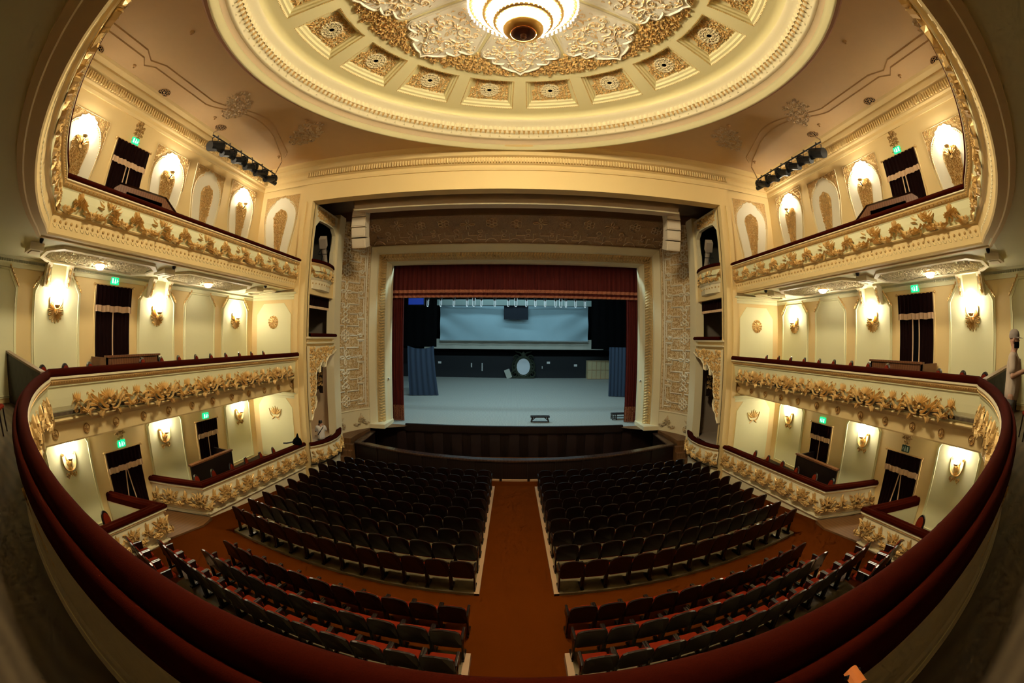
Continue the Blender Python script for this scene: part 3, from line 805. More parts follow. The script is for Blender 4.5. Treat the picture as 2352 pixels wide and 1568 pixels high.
for k in range(8):
    M = DM @ RZ(-k * PI / 4)
    p = ob('petal', me_pt, None, dome, M); ob('petal_rim', me_rim, None, p, M); ob('petal_carving', me_pc, None, p, M)
    ob('gilt_foliage', me_gp, None, dome, DM @ RZ(-(k + .5) * PI / 4))

# ================================================================ CHANDELIER
ch = root('chandelier', (DC[0], DC[1], 12.9), 'great tiered crystal chandelier with gilded rings hanging under the dome', 'chandelier')
CM = DM
def cpart(name, prof, m, n=32): mb = MB(); mb.lathe(prof, n); return ob(name, mb, m, ch, CM, smooth=True)
M_BOWL = mat('bronze_bowl', (.16, .055, .03), .35, .4)
M_CHG = mat('chandelier_gold', (.85, .55, .2), .3, .8)
cpart('finial', [(0, 12.86), (.05, 12.88), (.075, 12.93), (.05, 12.97), (.08, 13.0)], M_BOWL)
cpart('bowl', [(.02, 13.0), (.15, 13.0), (.25, 13.02), (.30, 13.06), (.31, 13.09)], M_BOWL)
cpart('bowl_ring', [(.31, 13.06), (.38, 13.08), (.44, 13.14), (.48, 13.2), (.49, 13.27), (.45, 13.32)], M_CHG)
cpart('ring', [(.62, 13.48), (.70, 13.48), (.74, 13.54), (.72, 13.62), (.64, 13.66)], M_CHG)
cpart('ring', [(.90, 13.82), (.98, 13.82), (1.02, 13.89), (1.0, 13.97), (.92, 14.0)], M_CHG)
cpart('ring', [(1.26, 14.2), (1.33, 14.2), (1.37, 14.27), (1.35, 14.35), (1.28, 14.38)], M_CHG)
cpart('added_light_block', [(.08, 14.6), (.5, 14.62), (1.3, 14.46)], M_CHG)  # added disc, keeps the chandelier's upward light off the crown
def crystals(r0, z0, r1, z1, n, w):
    mb = MB()
    for k in range(n):
        a = 2 * PI * k / n; c, s_ = math.cos(a), math.sin(a); tx, ty = -s_ * w, c * w
        for q in range(4):
            f0, f1 = q / 4, (q + .95) / 4
            ra, za = r0 + (r1 - r0) * f0, z0 + (z1 - z0) * f0; rb, zb = r0 + (r1 - r0) * f1, z0 + (z1 - z0) * f1
            rm, zm = (ra + rb) / 2 + .03, (za + zb) / 2
            mb.add([(ra * c, ra * s_, za), (rm * c + tx, rm * s_ + ty, zm), (rm * c - tx, rm * s_ - ty, zm), (rb * c, rb * s_, zb), ((rm + .03) * c, (rm + .03) * s_, zm)],
                   [(0, 1, 4), (0, 4, 2), (1, 3, 4), (4, 3, 2)])
    return mb
for nm, a in (('crystal_tier', (.50, 13.28, .63, 13.5, 30, .026)), ('crystal_tier', (.70, 13.5, .91, 13.84, 40, .026)), ('crystal_tier', (.98, 13.84, 1.27, 14.22, 52, .028)), ('crystal_tier', (1.34, 14.1, 1.36, 14.4, 60, .04))):
    ob(nm, crystals(*a), M_CRYS2, ch, CM, kind='stuff')
cpart('glow_bowl', [(.47, 13.3), (.62, 13.54)], M_CRYSTAL, 16); cpart('glow_bowl', [(.70, 13.56), (.90, 13.88)], M_CRYSTAL, 16); cpart('glow_bowl', [(.98, 13.9), (1.26, 14.26)], M_CRYSTAL, 16)
crn = MB()
for k in range(20):
    a = 2 * PI * k / 20; b = len(crn.v); crn.leaf(0, 0, PI / 2, .13, .1, .03, 3)
    crn.xf(RZ(a) @ T(.47, 0, 13.24) @ Matrix.Rotation(-.5, 4, 'Y') @ frame((0, 0, 0), (0, 1, 0), (0, 0, 1)), b)
ob('leaf_crown', crn, M_CHG, ch, CM)
cpart('stem', [(.05, 13.9), (.09, 14.3), (.06, 14.8), (.12, 15.0), (.06, 15.2), (.12, 15.3), (.3, 15.425)], M_CHG, 14)
tp = MB()
for k in range(24):
    a = 2 * PI * k / 24; c, s_ = math.cos(a), math.sin(a)
    tp.sphere((1.2 * c, 1.2 * s_, 14.62), .055, 6, 5, 1.8)
ob('candle_bulbs', tp, M_CRYS2, ch, CM, kind='stuff')
# ================================================================ PROSCENIUM
def zs(y): return .6 + (y - 23.8) * .0415               # raked stage floor
pros = root('proscenium_frame', (0, 23, .6), 'cream and gold picture-frame surround of the stage opening', 'frame')
PF = [(8.52, 22.45, 11.28), (8.47, 22.42, 11.22), (8.16, 22.75, 10.92), (8.13, 22.9, 10.86), (8.08, 22.92, 10.82), (7.98, 23.1, 10.70), (7.86, 23.35, 10.57), (7.80, 23.45, 10.52), (7.74, 23.75, 10.49), (7.62, 23.95, 10.42), (7.60, 24.3, 10.40)]
def frame_part(name, i0, i1, m, zb=.6):
    mb = MB(); pr = PF[i0:i1 + 1]; L = len(pr); b = 0
    for (sx, top) in ((-1, 0), (-1, 1), (1, 1), (1, 0)):
        for (x, y, z) in pr: mb.v.append((sx * x, y, z if top else zb))
    for c in range(3):
        for k in range(L - 1): mb.f.append((c * L + k, c * L + k + 1, (c + 1) * L + k + 1, (c + 1) * L + k))
    return ob(name, mb, m, pros)
frame_part('outer_band', 0, 3, M_WHITE); frame_part('gilt_band', 3, 7, M_BAND); frame_part('inner_band', 7, 10, M_WHITE)
ga = MB()                                                # leaves along the gilt band
for k in range(216):
    b = len(ga.v); ga.leaf(0, .04, .9, .24, .13, .07, 3, .6); ga.leaf(0, -.04, -.9, .24, .13, .07, 3, -.6); ga.boss(0, 0, .05, .08, 6)
    t = (k + .5) / 216 * (2 * 10.0 + 16.0)
    nrm = Vector((.55, -.8, 0)).normalized()
    if t < 10: M = frame((-7.96, 23.08, .7 + t), (0, 0, 1), (-.83, -.55, 0))
    elif t < 26: M = frame((-8 + (t - 10), 23.08, 10.72), (1, 0, 0), (0, .8, -.5))
    else: M = frame((7.96, 23.08, 10.7 - (t - 26)), (0, 0, -1), (.83, -.55, 0))
    w = Vector(M.col[2][:3])
    if w.y > 0: M = M @ Matrix.Diagonal((1, 1, -1, 1))
    ga.xf(M, b)
ob('gilt_leaves', ga, M_GOLD, pros)
for s in (-1, 1): bl = MB(); bl.bevbox(*sorted((s * 7.55, s * 8.6)), 22.38, 24.3, .6, .86, .03); ob('plinth', bl, M_WHITE, pros)

# splayed carved walls between the frame and the stage boxes, curved in plan
def SP(t):                                               # plan curve, left side (x positive outward)
    p = bez((9.75, 19.7), (9.62, 20.6), (9.2, 21.6), (8.5, 22.5), 12)
    i = min(int(t * 12), 11); w = t * 12 - i
    return (p[i][0] * (1 - w) + p[i + 1][0] * w, p[i][1] * (1 - w) + p[i + 1][1] * w)
SPL = 3.1
def lace_loops(m, cx, cy, kind, w=.055, h=.05):
    if kind == 0:                                        # rosette of rings
        for k in range(6):
            a = PI / 6 + k * PI / 3; m.stroke(spiral(cx + .2 * math.cos(a), cy + .2 * math.sin(a), .12, .12, 0, 1, 10), w, w, h)
        m.stroke(spiral(cx, cy, .1, .1, 0, 1, 10), w, w, h)
    elif kind == 1:                                      # plaited knot
        for s in (-1, 1):
            m.stroke([(cx + s * .18 * math.sin(q * 1.05), cy - .45 + .09 * q) for q in range(11)], w, w, h)
        for a, b in ((-.2, .42), (.2, .42), (-.2, -.42), (.2, -.42)): m.stroke(spiral(cx + a, cy + b, .1, .1, 0, 1, 9), w, w, h)
    elif kind == 2:                                      # cross of loops
        for k in range(4):
            a = k * PI / 2; m.stroke([(cx + r * math.cos(a + d), cy + r * math.sin(a + d)) for r, d in ((.05, 0), (.2, .35), (.36, .2), (.42, 0), (.36, -.2), (.2, -.35), (.05, 0))], w, w, h)
def lace_panel(width, height, seed):
    m = MB(); w = .09; h = .05; y = .5; i = 0
    cx = -.15
    while y < height - .4:
        lace_loops(m, cx, y, (0, 1, 2)[i % 3], .085)
        for s in (-1, 1):
            e = s * width / 2
            yy = y + .55
            m.stroke([(cx + s * .1, y + .42), (cx + s * .1, yy), (e * .62, yy), (e * .62, yy + .35), (e * .86, yy + .35), (e * .86, yy - .5), (e * .55, yy - .5)], w, w, h)
            m.stroke([(cx + s * .32, y), (e * .55, y), (e * .55, y - .25), (e * .9, y - .25)], w, w, h)
            m.stroke(spiral(e * .72, y + .02, .09, .09, 0, 1, 8), w, w, h)
        y += 1.22; i += 1
    for s in (-1, 1): m.stroke([(s * width * .48, .12), (s * width * .48, height - .1)], w, w, h)
    return m
for s in (-1, 1):
    sw = root('carved_splay_wall', (s * 9.2, 21.2, .6), kind='structure')
    mb = MB(); mb.grid(lambda a, b: (s * SP(a)[0], SP(a)[1], 1.75 + 10.75 * b), 14, 2); ob('carved_ground', mb, M_DIRTY, sw)
    mb = MB(); mb.grid(lambda a, b: (s * (SP(a)[0] - .04), SP(a)[1] - .02, .6 + 1.17 * b), 14, 1); ob('dado', mb, M_WHITE, sw)
    mb = MB()
    mb.grid(lambda a, b: (s * (SP(a)[0] - .04 - .04 * math.sin(PI * b)), SP(a)[1] - .03, 1.72 + .1 * b), 14, 3); ob('dado_moulding', mb, M_WHITE, sw)
    def bendit(m, off=.0, s=s):
        o = []
        for u, v, h in m.v:
            t = min(1, max(0, u / SPL + .5)); x, y = SP(t); x2, y2 = SP(min(1, t + .01)); x1, y1 = SP(max(0, t - .01))
            tx, ty = x2 - x1, y2 - y1; L = math.hypot(tx, ty); nx, ny = -ty / L, tx / L
            if nx > 0: nx, ny = -nx, -ny
            o.append((s * (x + nx * (h + off)), y + ny * (h + off), v))
        m.v = o; return m
    lp = lace_panel(2.7, 10.4, 3); lp.v = [(u, v + 1.85, h) for u, v, h in lp.v]; ob('interlace', bendit(lp, .03), M_LACE, sw)
    fg = MB(); scrollfield(fg, -1.45, 1.45, 1.9, 12.3, .20, .03, lambda x, y: True, 21, .16, 2); ob('gilt_scrollwork', bendit(fg), M_OGOLD, sw)
    dg = MB()
    for u in (-.9, .9):
        q = unit_bouquet(u < 0, 8); dg.add([(a * 1.3 + u, b * 1.2 + 1.15, c) for a, b, c in q.v], q.f)
    ob('dado_carving', bendit(dg, .06), M_CGOLD, sw)

# carved soffit panel over the opening
ps = root('carved_soffit_panel', (0, 21.5, 11.3), 'brown carved panel with pale interlace sloping above the stage opening', 'panel')
mb = MB(); mb.add([(-8.9, 22.5, 11.28), (8.9, 22.5, 11.28), (9.2, 20.6, 12.46), (-9.2, 20.6, 12.46)], [(0, 1, 2, 3)]); ob('ground', mb, M_BROWNP, ps)
SM = frame((0, 22.48, 11.30), (1, 0, 0), (0, -1.9, 1.18))
lc = MB(); w, h = .06, .05
for k in range(-6, 7):
    x = k * 1.32
    lace_loops(lc, x, 1.45 + .1 * (k % 2), (0, 2, 0)[k % 3], .06, .05)
    lc.stroke([(x, .9), (x, .62), (x + .5, .62), (x + .5, .3), (x + .95, .3), (x + .95, .75), (x + 1.1, .75)], w, w, h)
    lc.stroke(spiral(x + .66, .95, .14, .14, 0, 1, 9), w, w, h); lc.stroke(spiral(x + .66, .62, .1, .1, 0, 1, 9), w, w, h)
    lc.stroke(bez((x - .4, .1), (x - .2, .5), (x + .1, .5), (x + .3, .1), 6), w, w, h)
ob('interlace', lc, M_BROWNL, ps, SM)
# lighting bridge cover: a cream cove beam
br = root('lighting_bridge', (0, 17.5, 12), 'long cream cove beam hung across the ceiling before the stage', 'beam')
mb = MB(); y0, y1 = 16.9, 17.7
mb.v += [(-7.5, 17.0, 11.80), (7.5, 17.0, 11.80), (7.75, 17.35, 12.5), (-7.75, 17.35, 12.5), (-7.5, 18.1, 11.95), (7.5, 18.1, 11.95), (7.75, 18.1, 12.6), (-7.75, 18.1, 12.6)]
mb.f += [(0, 1, 2, 3), (0, 4, 5, 1), (0, 3, 7, 4), (1, 5, 6, 2)]
ob('cover', mb, mat('bridge_enamel', (.78, .58, .36), .55), br)
mb = MB(); mb.box(-7.52, 7.52, 16.95, 17.02, 11.76, 11.82); ob('lower_lip', mb, M_WHITE, br)
for s in (-1, 1):                                        # line-array loudspeakers
    la = root('line_array_loudspeaker', (s * 7.55, 18.4, 11), 'curved cream loudspeaker array hanging at the %s end of the cove beam' % SIDE[s], 'loudspeaker', 'line array loudspeakers')
    y, z = 18.1, 12.15; tilt = -.12
    for k in range(4):
        h = .47
        M = T(s * 7.58, y, z - h / 2) @ Matrix.Rotation(tilt, 4, 'X')
        mb = MB(); mb.box(-.36, .36, -.3, .3, -h / 2 + .004, h / 2 - .004); mb.box(-.3, .3, -.33, -.3, -h / 2 + .05, h / 2 - .05)
        e = ob('cabinet', mb, M_SPK, la, M)
        for q in (-1, 1): mb = MB(); mb.box(*sorted((q * .37, q * .345)), -.28, .25, -.03, .03); ob('rigging_bar', mb, M_SPK, e, M)
        tilt += .15; z -= h * .98; y += .5 * math.sin(tilt) * .95
    mb = MB(); mb.tube([(s * 7.58, 18.2, 12.15), (s * 7.58, 18.2, 12.5)], .02); ob('suspension', mb, M_BLACKM, la)

# ================================================================ STAGE
mb = MB(); mb.grid(lambda a, b: (-13 + 26 * a, 23.75 + 23.25 * b, zs(23.75 + 23.25 * b)), 2, 2)
stage = ob('stage_floor', mb, M_STAGE, kind='structure')
mb = MB(); mb.box(-6.6, 6.6, 23.55, 23.78, .3, .72); ob('stage_edge', mb, M_DWOOD, stage)
mb = MB(); mb.box(-13.3, -13, 24.3, 47, 0, 17); mb.box(13, 13.3, 24.3, 47, 0, 17); mb.box(-13.3, 13.3, 46.6, 47, 0, 17); mb.box(-13.3, 13.3, 24.2, 47, 17, 17.2)
mb.box(-13.3, -7.62, 24.25, 24.4, -.5, 17); mb.box(7.62, 13.3, 24.25, 24.4, -.5, 17); mb.box(-13, 13, 24.25, 24.4, 10.45, 17)
ob('stage_house_wall', mb, M_BLACK, kind='structure')
mb = MB(); mb.box(-12.9, 12.9, 45.6, 45.8, zs(45.6), 4.75); wk = ob('stage_back_wall', mb, mat('black_scenery_paint', (.012, .014, .018), .8), kind='structure')
mb = MB()
for k, (x0, x1, z) in enumerate(((-9.4, -7.3, 4.55), (-7.3, -5.2, 4.75), (-5.2, -1.0, 4.85), (-1.0, 2.2, 4.65), (2.2, 6.2, 4.95), (6.2, 9.2, 4.9), (9.2, 11.5, 4.6))): mb.box(x0, x1, 45.5, 45.6, 4.0, z)
ob('masking_flats', mb, M_BLACK, wk)
def drape(w, h, folds, amp, nu=None, sag=0.0):
    m = MB(); nu = nu or folds * 6
    m.grid(lambda a, b: (-w / 2 + w * a, amp * math.sin(2 * PI * folds * a) * (1 - .15 * b) + amp * .4 * math.sin(2 * PI * folds * .37 * a + 1), h * b - sag * math.sin(PI * a) * (1 - b)), nu, 3)
    return m
# main curtain drawn up as a valance, with its legs
mc = root('stage_curtain', (0, 24.8, 8.4), 'raised dark red velvet house curtain with copper fringe over the stage', 'curtain')
ob('valance', drape(15.6, 2.15, 52, .05, 312), M_REDC, mc, T(0, 24.7, 8.42), smooth=True)
mb = MB(); mb.grid(lambda a, b: (-7.75 + 15.5 * a, 24.60 + .05 * math.sin(2 * PI * 52 * a), 8.70 + .18 * b), 208, 1); ob('fringe_band', mb, M_COPPER, mc)
mb = MB(); mb.grid(lambda a, b: (-7.75 + 15.5 * a, 24.60 + .05 * math.sin(2 * PI * 52 * a), 8.40 + .14 * b), 208, 1); ob('hem_band', mb, M_COPPER, mc)
for s in (-1, 1):
    lg = root('curtain_leg', (s * 7.35, 24.8, .65), 'narrow red velvet curtain hanging at the %s side of the stage' % SIDE[s], 'curtain', 'side curtains of the stage')
    ob('drape', drape(.75, 7.9, 5, .06), M_REDC, lg, T(s * 7.36, 24.78, .66), smooth=True)
    ob('hem', drape(.78, 1.0, 5, .065), filigree('gilt_hem', (.16, .02, .01), (.5, .22, .1), 14, .6, .2), lg, T(s * 7.36, 24.76, .66))
# black masking: borders and legs
for i, (x, y, w, z0, z1, m, lab) in enumerate(((-10.4, 41.5, 4.8, 5.0, 10.6, M_BLACK, 'black cloth leg beside the left edge of the pale backcloth'), (10.5, 41.5, 5.0, 4.9, 10.2, M_BLACK, 'black cloth leg beside the right edge of the pale backcloth'))):
    d = drape(w, z1 - z0, int(w * 1.2), .03); ob('masking_cloth', d, m, None, T(x, y, z0), lab, 'curtain', 'black masking cloths', smooth=True)
ob('masking_cloth', drape(2.6, 1.9, 4, .02), mat('black_banner', (.008, .012, .022), .9), None, T(.2, 43.4, 7.95), 'small dark cloth panel hanging before the middle of the backcloth', 'curtain', 'black masking cloths', smooth=True)
bs = root('backcloth', (0, 44, 5.7), 'wide pale blue backcloth hung at the rear of the stage', 'backcloth')
def bcf(a, b):
    x = -8.1 + 16.2 * a; e = min(a, 1 - a)
    return (x, 44 + .10 * math.sin(9 * a + 4 * b) + .12 * math.sin(30 * (e + .35 * b)) * math.exp(-e * 9), 5.72 + 3.75 * b)
mb = MB(); mb.grid(bcf, 90, 20); ob('cloth', mb, M_SHEET, bs, smooth=True)
mb = MB(); mb.box(-8.1, 8.1, 43.95, 44.05, 5.62, 5.72); ob('bottom_pipe', mb, M_GREY, bs)
ob('border_cloth', drape(19, .62, 8, .03), mat('grey_green_cloth', (.26, .34, .33), .9), None, T(0, 43.2, 9.45), 'narrow grey green border strip above the pale backcloth', 'curtain')
ob('pale_cloth', drape(20, 1.1, 10, .04), mat('pale_grey_cloth', (.62, .62, .54), .9), None, T(0, 44.6, 4.75), 'pale grey cloth strip showing below the backcloth', 'curtain')
for s in (-1, 1):
    mb = MB()
    def nvf(a, b, s=s):
        x = (9.0 - 2.2 * a - (.15 + .25 * a) * (1 - b) ** 1.5) if s < 0 else 9.6 - 1.5 * a; return (s * x, 33.4 + .035 * math.sin(2 * PI * 5 * a) + .5 * a, zs(33.5) + .05 + 4.2 * b - (.25 * math.sin(PI * a) * b if s < 0 else 0))
    mb.grid(nvf, 48, 8); ob('wing_curtain', mb, M_NAVY, None, None, ('sagging navy blue curtain hanging in the left wing', 'navy blue curtain hanging in the right wing')[s > 0], 'curtain', 'navy wing curtains', smooth=True)
# hanging stage lanterns: bright yokes below the valance
for k, x in enumerate((-5.9, -5.0, -4.1, -3.2, -2.75, -2.25, -1.35, -.45, .05, .75, 1.35, 2.0, 2.7, 3.05, 3.4, 4.05, 4.7)):
    ln = root('stage_lantern', (x, 27, 8.5), '%s stage lantern with bright yoke hanging under the curtain, counting from the left' % ('last' if k == 16 else ORD[k + 1] if k < 14 else 'antepenultimate' if k == 14 else 'next to last'), 'stage light', 'stage lanterns on the batten')
    big = k in (4, 8, 13)
    mb = MB(); w = .10 if not big else .16
    mb.tube([(x - w / 2, 27, 8.6), (x - w / 2, 26.95, 8.12), (x - w / 4, 26.93, 8.02), (x + w / 4, 26.93, 8.02), (x + w / 2, 26.95, 8.12), (x + w / 2, 27, 8.6)], .03, 5); ob('yoke', mb, M_CHROME, ln)
    mb = MB(); mb.lathe([(0, 0), (.1, .02), (.13, .3), (.12, .34), (0, .34)], 10); ob('housing', mb, M_BLACKM, ln, T(x, 27.05, 8.42))
bl_ = root('blue_lantern', (-7.0, 27.6, 8.3), 'blue glowing flood lantern at the left end under the curtain', 'stage light')
mb = MB(); mb.box(-7.55, -6.35, 27.9, 28.1, 8.2, 8.75); ob('housing', mb, M_BLACKM, bl_)
mb = MB(); mb.box(-7.5, -6.4, 27.86, 27.9, 8.25, 8.7); ob('lit_front', mb, mat('blue_glow', (.01, .02, .1), .5, emit=(.01, .04, .35), es=.3), bl_)
# scenery on the stage
def bench(name, x, y, w, h, d, lab, grp=None):
    z = zs(y); b = root(name, (x, y, z), lab, 'bench', grp)
    mb = MB(); mb.bevbox(x - w / 2, x + w / 2, y - d / 2, y + d / 2, z + h - .09, z + h, .015); ob('seat', mb, M_DWOOD, b)
    for sx in (-1, 1):
        mb = MB(); mb.tube([(x + sx * (w / 2 - .14), y, z + h - .08), (x + sx * (w / 2 - .05), y, z)], .06, 4); ob('leg', mb, M_DWOOD, b)
        mb = MB(); mb.tube([(x + sx * (w / 2 - .1), y, z + h - .3), (x + sx * (w / 2 - .35), y, z + h - .07)], .03, 4); ob('bracket', mb, M_DWOOD, b)
    mb = MB(); mb.box(x - w / 2 + .08, x + w / 2 - .08, y - .03, y + .03, z + .03, z + .07); ob('stretcher', mb, M_DWOOD, b)
    return b
bench('wooden_bench', 1.62, 25.2, 1.2, .42, .4, 'small dark wooden bench standing near the front of the stage')
z = zs(25.6); st = root('wooden_table', (6.9, 25.6, z), 'dark low wooden table half hidden by the right side curtain', 'table')
mb = MB(); mb.bevbox(6.35, 7.5, 25.4, 25.9, z + .36, z + .42, .01); ob('top', mb, M_DWOOD, st)
for x in (6.4, 6.65, 7.4):
    for y in (25.43, 25.86): mb = MB(); mb.box(x - .03, x + .03, y - .03, y + .03, z, z + .37); ob('leg', mb, M_DWOOD, st)
mb = MB(); mb.box(6.4, 6.65, 25.41, 25.45, z + .12, z + .16); ob('rail', mb, M_DWOOD, st)
mb = MB(); mb.box(6.4, 7.4, 25.86, 25.9, z + .12, z + .16); ob('rail', mb, M_DWOOD, st)
y = 45.2; z = zs(y)
mr = root('ornate_mirror', (1.08, y, z), 'big oval mirror prop in a carved dark green frame against the back wall', 'mirror')
def oval(rx, rz, n=36): return [(rx * math.cos(2 * PI * k / n), rz * math.sin(2 * PI * k / n)) for k in range(n)]
MM = frame((1.08, y, z + 1.32), (1, 0, 0), (0, 0, 1))
mb = MB(); mb.prism(oval(.75, .92), 0, .06); ob('glass', mb, M_MIRROR, mr, MM)
M_FR = mat('dark_green_gilt', (.06, .07, .045), .5, .3, bump=.4, scale=14, var=.5)
mb = MB()
for i in range(36):
    a = 2 * PI * i / 36; mb.leaf(.72 * math.cos(a), .9 * math.sin(a), a + (.5 if i % 2 else -.5), .42, .26, .12, 3, .5)
mb.stroke([(p[0] * 1.12, p[1] * 1.12) for p in oval(.78, .95)] + [(.78 * 1.12, 0)], .3, .3, .12)
for s in (-1, 1):
    mb.stroke([(s * a, b) for a, b in spiral(.95, -.85, .42, .08, 1.5, -1.3, 14)], .2, .12, .14); mb.stroke([(s * a, b) for a, b in spiral(.75, .95, .36, .08, 0, 1.3, 14)], .18, .1, .14)
    mb.stroke([(s * a, b) for a, b in bez((1.05, -.6), (1.35, 0), (1.2, .5), (.9, .8), 8)], .22, .16, .12)
    mb.stroke([(s * a, b) for a, b in bez((.1, 1.2), (.3, 1.75), (.75, 1.5), (.9, 1.75), 8)], .2, .1, .12)
mb.leaf(0, 1.0, PI / 2, .7, .5, .15); mb.stroke([(-1.25, -1.2), (1.25, -1.2)], .2, .2, .15)
ob('frame', mb, M_FR, mr, MM)
mb = MB(); mb.obox(T(-.62, y - .1, z + .52) @ Matrix.Rotation(-.35, 4, 'Y'), .62, .06, 1.0); ob('leaning_board', mb, mat('pale_board', (.50, .50, .44), .7), None, None, 'pale board leaning against the left of the oval mirror prop', 'board')
cr = root('wicker_crate', (9.5, 45.0, zs(45)), 'large straw coloured crate with a grid of battens at the rear right of the stage', 'crate')
x0, x1, z = 8.2, 10.75, zs(45)
mb = MB(); mb.box(x0, x1, 44.6, 45.5, z, z + 2.05); ob('body', mb, M_BEIGE, cr)
for k in range(6):
    x = x0 + (x1 - x0) * k / 5; mb = MB(); mb.box(x - .02, x + .02, 44.57, 44.6, z, z + 2.05); ob('batten', mb, M_EDGE, cr)
for k in range(3):
    q = z + 2.0 * k / 2; mb = MB(); mb.box(x0, x1, 44.575, 44.6, q, q + .04); ob('batten', mb, M_EDGE, cr)
for k, (x, zz, w, h, lab) in enumerate(((3.9, 3.24, .36, .24, 'white notice sheet pinned right of the oval mirror'), (7.0, 2.95, .36, .24, 'white notice sheet pinned beside the straw coloured crate'), (-8.4, 3.16, .36, .24, 'white notice sheet at the far left of the stage back wall'),
        (3.2, 2.7, .08, .3, 'thin white handle plate below the notice right of the mirror'), (-4.75, 2.9, .12, .5, 'thin white door plate on the black stage back wall'), (-3.55, 2.7, .1, .9, 'tall thin white strip on the black stage back wall'))):
    mb = MB(); mb.box(x - w / 2, x + w / 2, 45.54, 45.585, zz - h / 2, zz + h / 2); ob('notice_sheet' if k < 3 else 'door_plate', mb, M_PAPER, None, None, lab, 'notice' if k < 3 else 'plate')
for s in (-1, 1):
    cm = root('box_camera', (s * 7.72, 24.1, 3.5), 'small white camera fixed to the %s inner edge of the stage frame' % SIDE[s], 'camera', 'cameras on the stage frame')
    M = T(s * 7.66, 23.85, 3.42)
    mb = MB(); mb.box(-.05, .05, -.09, .05, -.04, .04); ob('body', mb, M_PAPER, cm, M)
    mb = MB(); mb.tube([(0, -.09, 0), (0, -.13, 0)], .03, 8); ob('lens', mb, M_BLACKM, cm, M)

# ================================================================ ORCHESTRA PIT, LEDGES, STEPS
PITP = [(-8.5, 22.35), (-8.35, 19.55)] + [(x, 17.66 + .0279 * x * x) for x in [-7.6 + 15.2 * k / 24 for k in range(25)]] + [(8.35, 19.55), (8.5, 22.35)]
def pnorm(pts):
    o = []
    for i, p in enumerate(pts):
        a = pts[max(i - 1, 0)]; b = pts[min(i + 1, len(pts) - 1)]; dx, dy = b[0] - a[0], b[1] - a[1]; L = math.hypot(dx, dy)
        o.append((p[0], p[1], dy / L, -dx / L))          # away from the pit
    return o
PN = pnorm(PITP)
pit = root('orchestra_pit_rail', (0, 17.6, -.6), 'dark polished wooden rail curving around the orchestra pit', 'rail')
mb = MB(); sweep(mb, PN, [(.0, -.62), (.0, .38)]); ob('outer_panel', mb, M_DWOOD, pit)
mb = MB(); sweep(mb, PN, [(-.3, .38), (-.3, -2.4)]); ob('inner_face', mb, M_DWOOD, pit)
M_CAPW = wave_mat('polished_cap_wood', (.05, .025, .016), (.075, .038, .024), 2, .22, 'X')
mb = MB(); sweep(mb, PN, [(.06, .36), (.07, .42), (.03, .45), (-.33, .45), (-.37, .42), (-.36, .36)]); ob('cap', mb, M_CAPW, pit)
for i in range(3, len(PN) - 3, 2):
    x, y, nx, ny = PN[i]; mb = MB(); mb.box(-.06, .06, -.02, .03, -.6, .36); ob('batten', mb, M_DWOOD, pit, T(x + nx * .03, y + ny * .03, 0) @ RZ(math.atan2(-nx, ny)))
mb = MB(); sweep(mb, PN, [(.01, -.62), (.05, -.62), (.05, -.5), (.01, -.48)]); ob('skirting', mb, M_EDGE, pit)
mb = MB(); mb.v += [(p[0], p[1], -2.4) for p in PITP] + [(8.4, 24.2, -2.4), (-8.4, 24.2, -2.4)]; mb.f.append(tuple(range(len(mb.v))))
pf = ob('pit_floor', mb, M_BLACK, kind='structure')
mb = MB(); mb.box(-8.6, 8.6, 23.8, 24.0, -2.4, .58); pw = ob('pit_wall', mb, M_DWOOD, kind='structure')
for k in range(-6, 7):
    x = k * 1.15; mb = MB(); mb.box(x - .3, x + .3, 23.72, 23.8, -2.3, .25); ob('panel', mb, M_PITRED, pw)
for s in (-1, 1):                                        # wooden forestage ledges beside the pit
    mb = MB()
    inner = [(8.45, 22.3), (8.62, 20.6), (8.62, 19.62)]
    outer = [(8.55, 22.48), (9.35, 21.3), (9.75, 19.62)]
    for p in inner + outer: mb.v += [(s * p[0], p[1], .6), (s * p[0], p[1], -.7)]
    mb.f += [(0, 2, 8, 6), (2, 4, 10, 8), (0, 1, 3, 2), (2, 3, 5, 4), (4, 5, 11, 10)]
    lg = ob('forestage_floor', mb, M_LEDGE, kind='structure')
    mb = MB(); mb.v += [(s * 8.5, 22.35, .6), (s * 8.5, 23.8, .6), (s * 6.3, 23.8, .6), (s * 6.6, 23.3, .6), (s * 8.1, 22.3, .6)]; mb.f.append((0, 1, 2, 3, 4)); ob('ledge_return', mb, M_LEDGE, lg)
    for k in range(4):
        mb = MB(); zt = .6 - .27 * (k + 1); yb = 19.62 - .28 * k
        mb.box(*sorted((s * 8.42, s * 9.2)), yb - .28, yb, -.75, zt); ob('step', mb, M_LEDGE, lg)
def music_stand(x, y, lab, paper=True):
    r = root('music_stand', (x, y, -2.4), lab, 'music stand', 'music stands in the pit')
    mb = MB(); mb.tube([(x, y, -2.4), (x, y, -.75)], .02, 5)
    for a in (0, 2.1, 4.2): mb.tube([(x, y, -2.2), (x + .25 * math.cos(a), y + .25 * math.sin(a), -2.4)], .015, 4)
    ob('stand', mb, M_BLACKM, r)
    M = T(x, y, -.62) @ Matrix.Rotation(-.6, 4, 'X')
    mb = MB(); mb.box(-.25, .25, -.17, .17, -.01, .01); ob('desk', mb, M_BLACKM, r, M)
    if paper: mb = MB(); mb.box(-.2, .2, -.12, .12, .012, .02); ob('sheet_music', mb, M_PAPER, r, M)
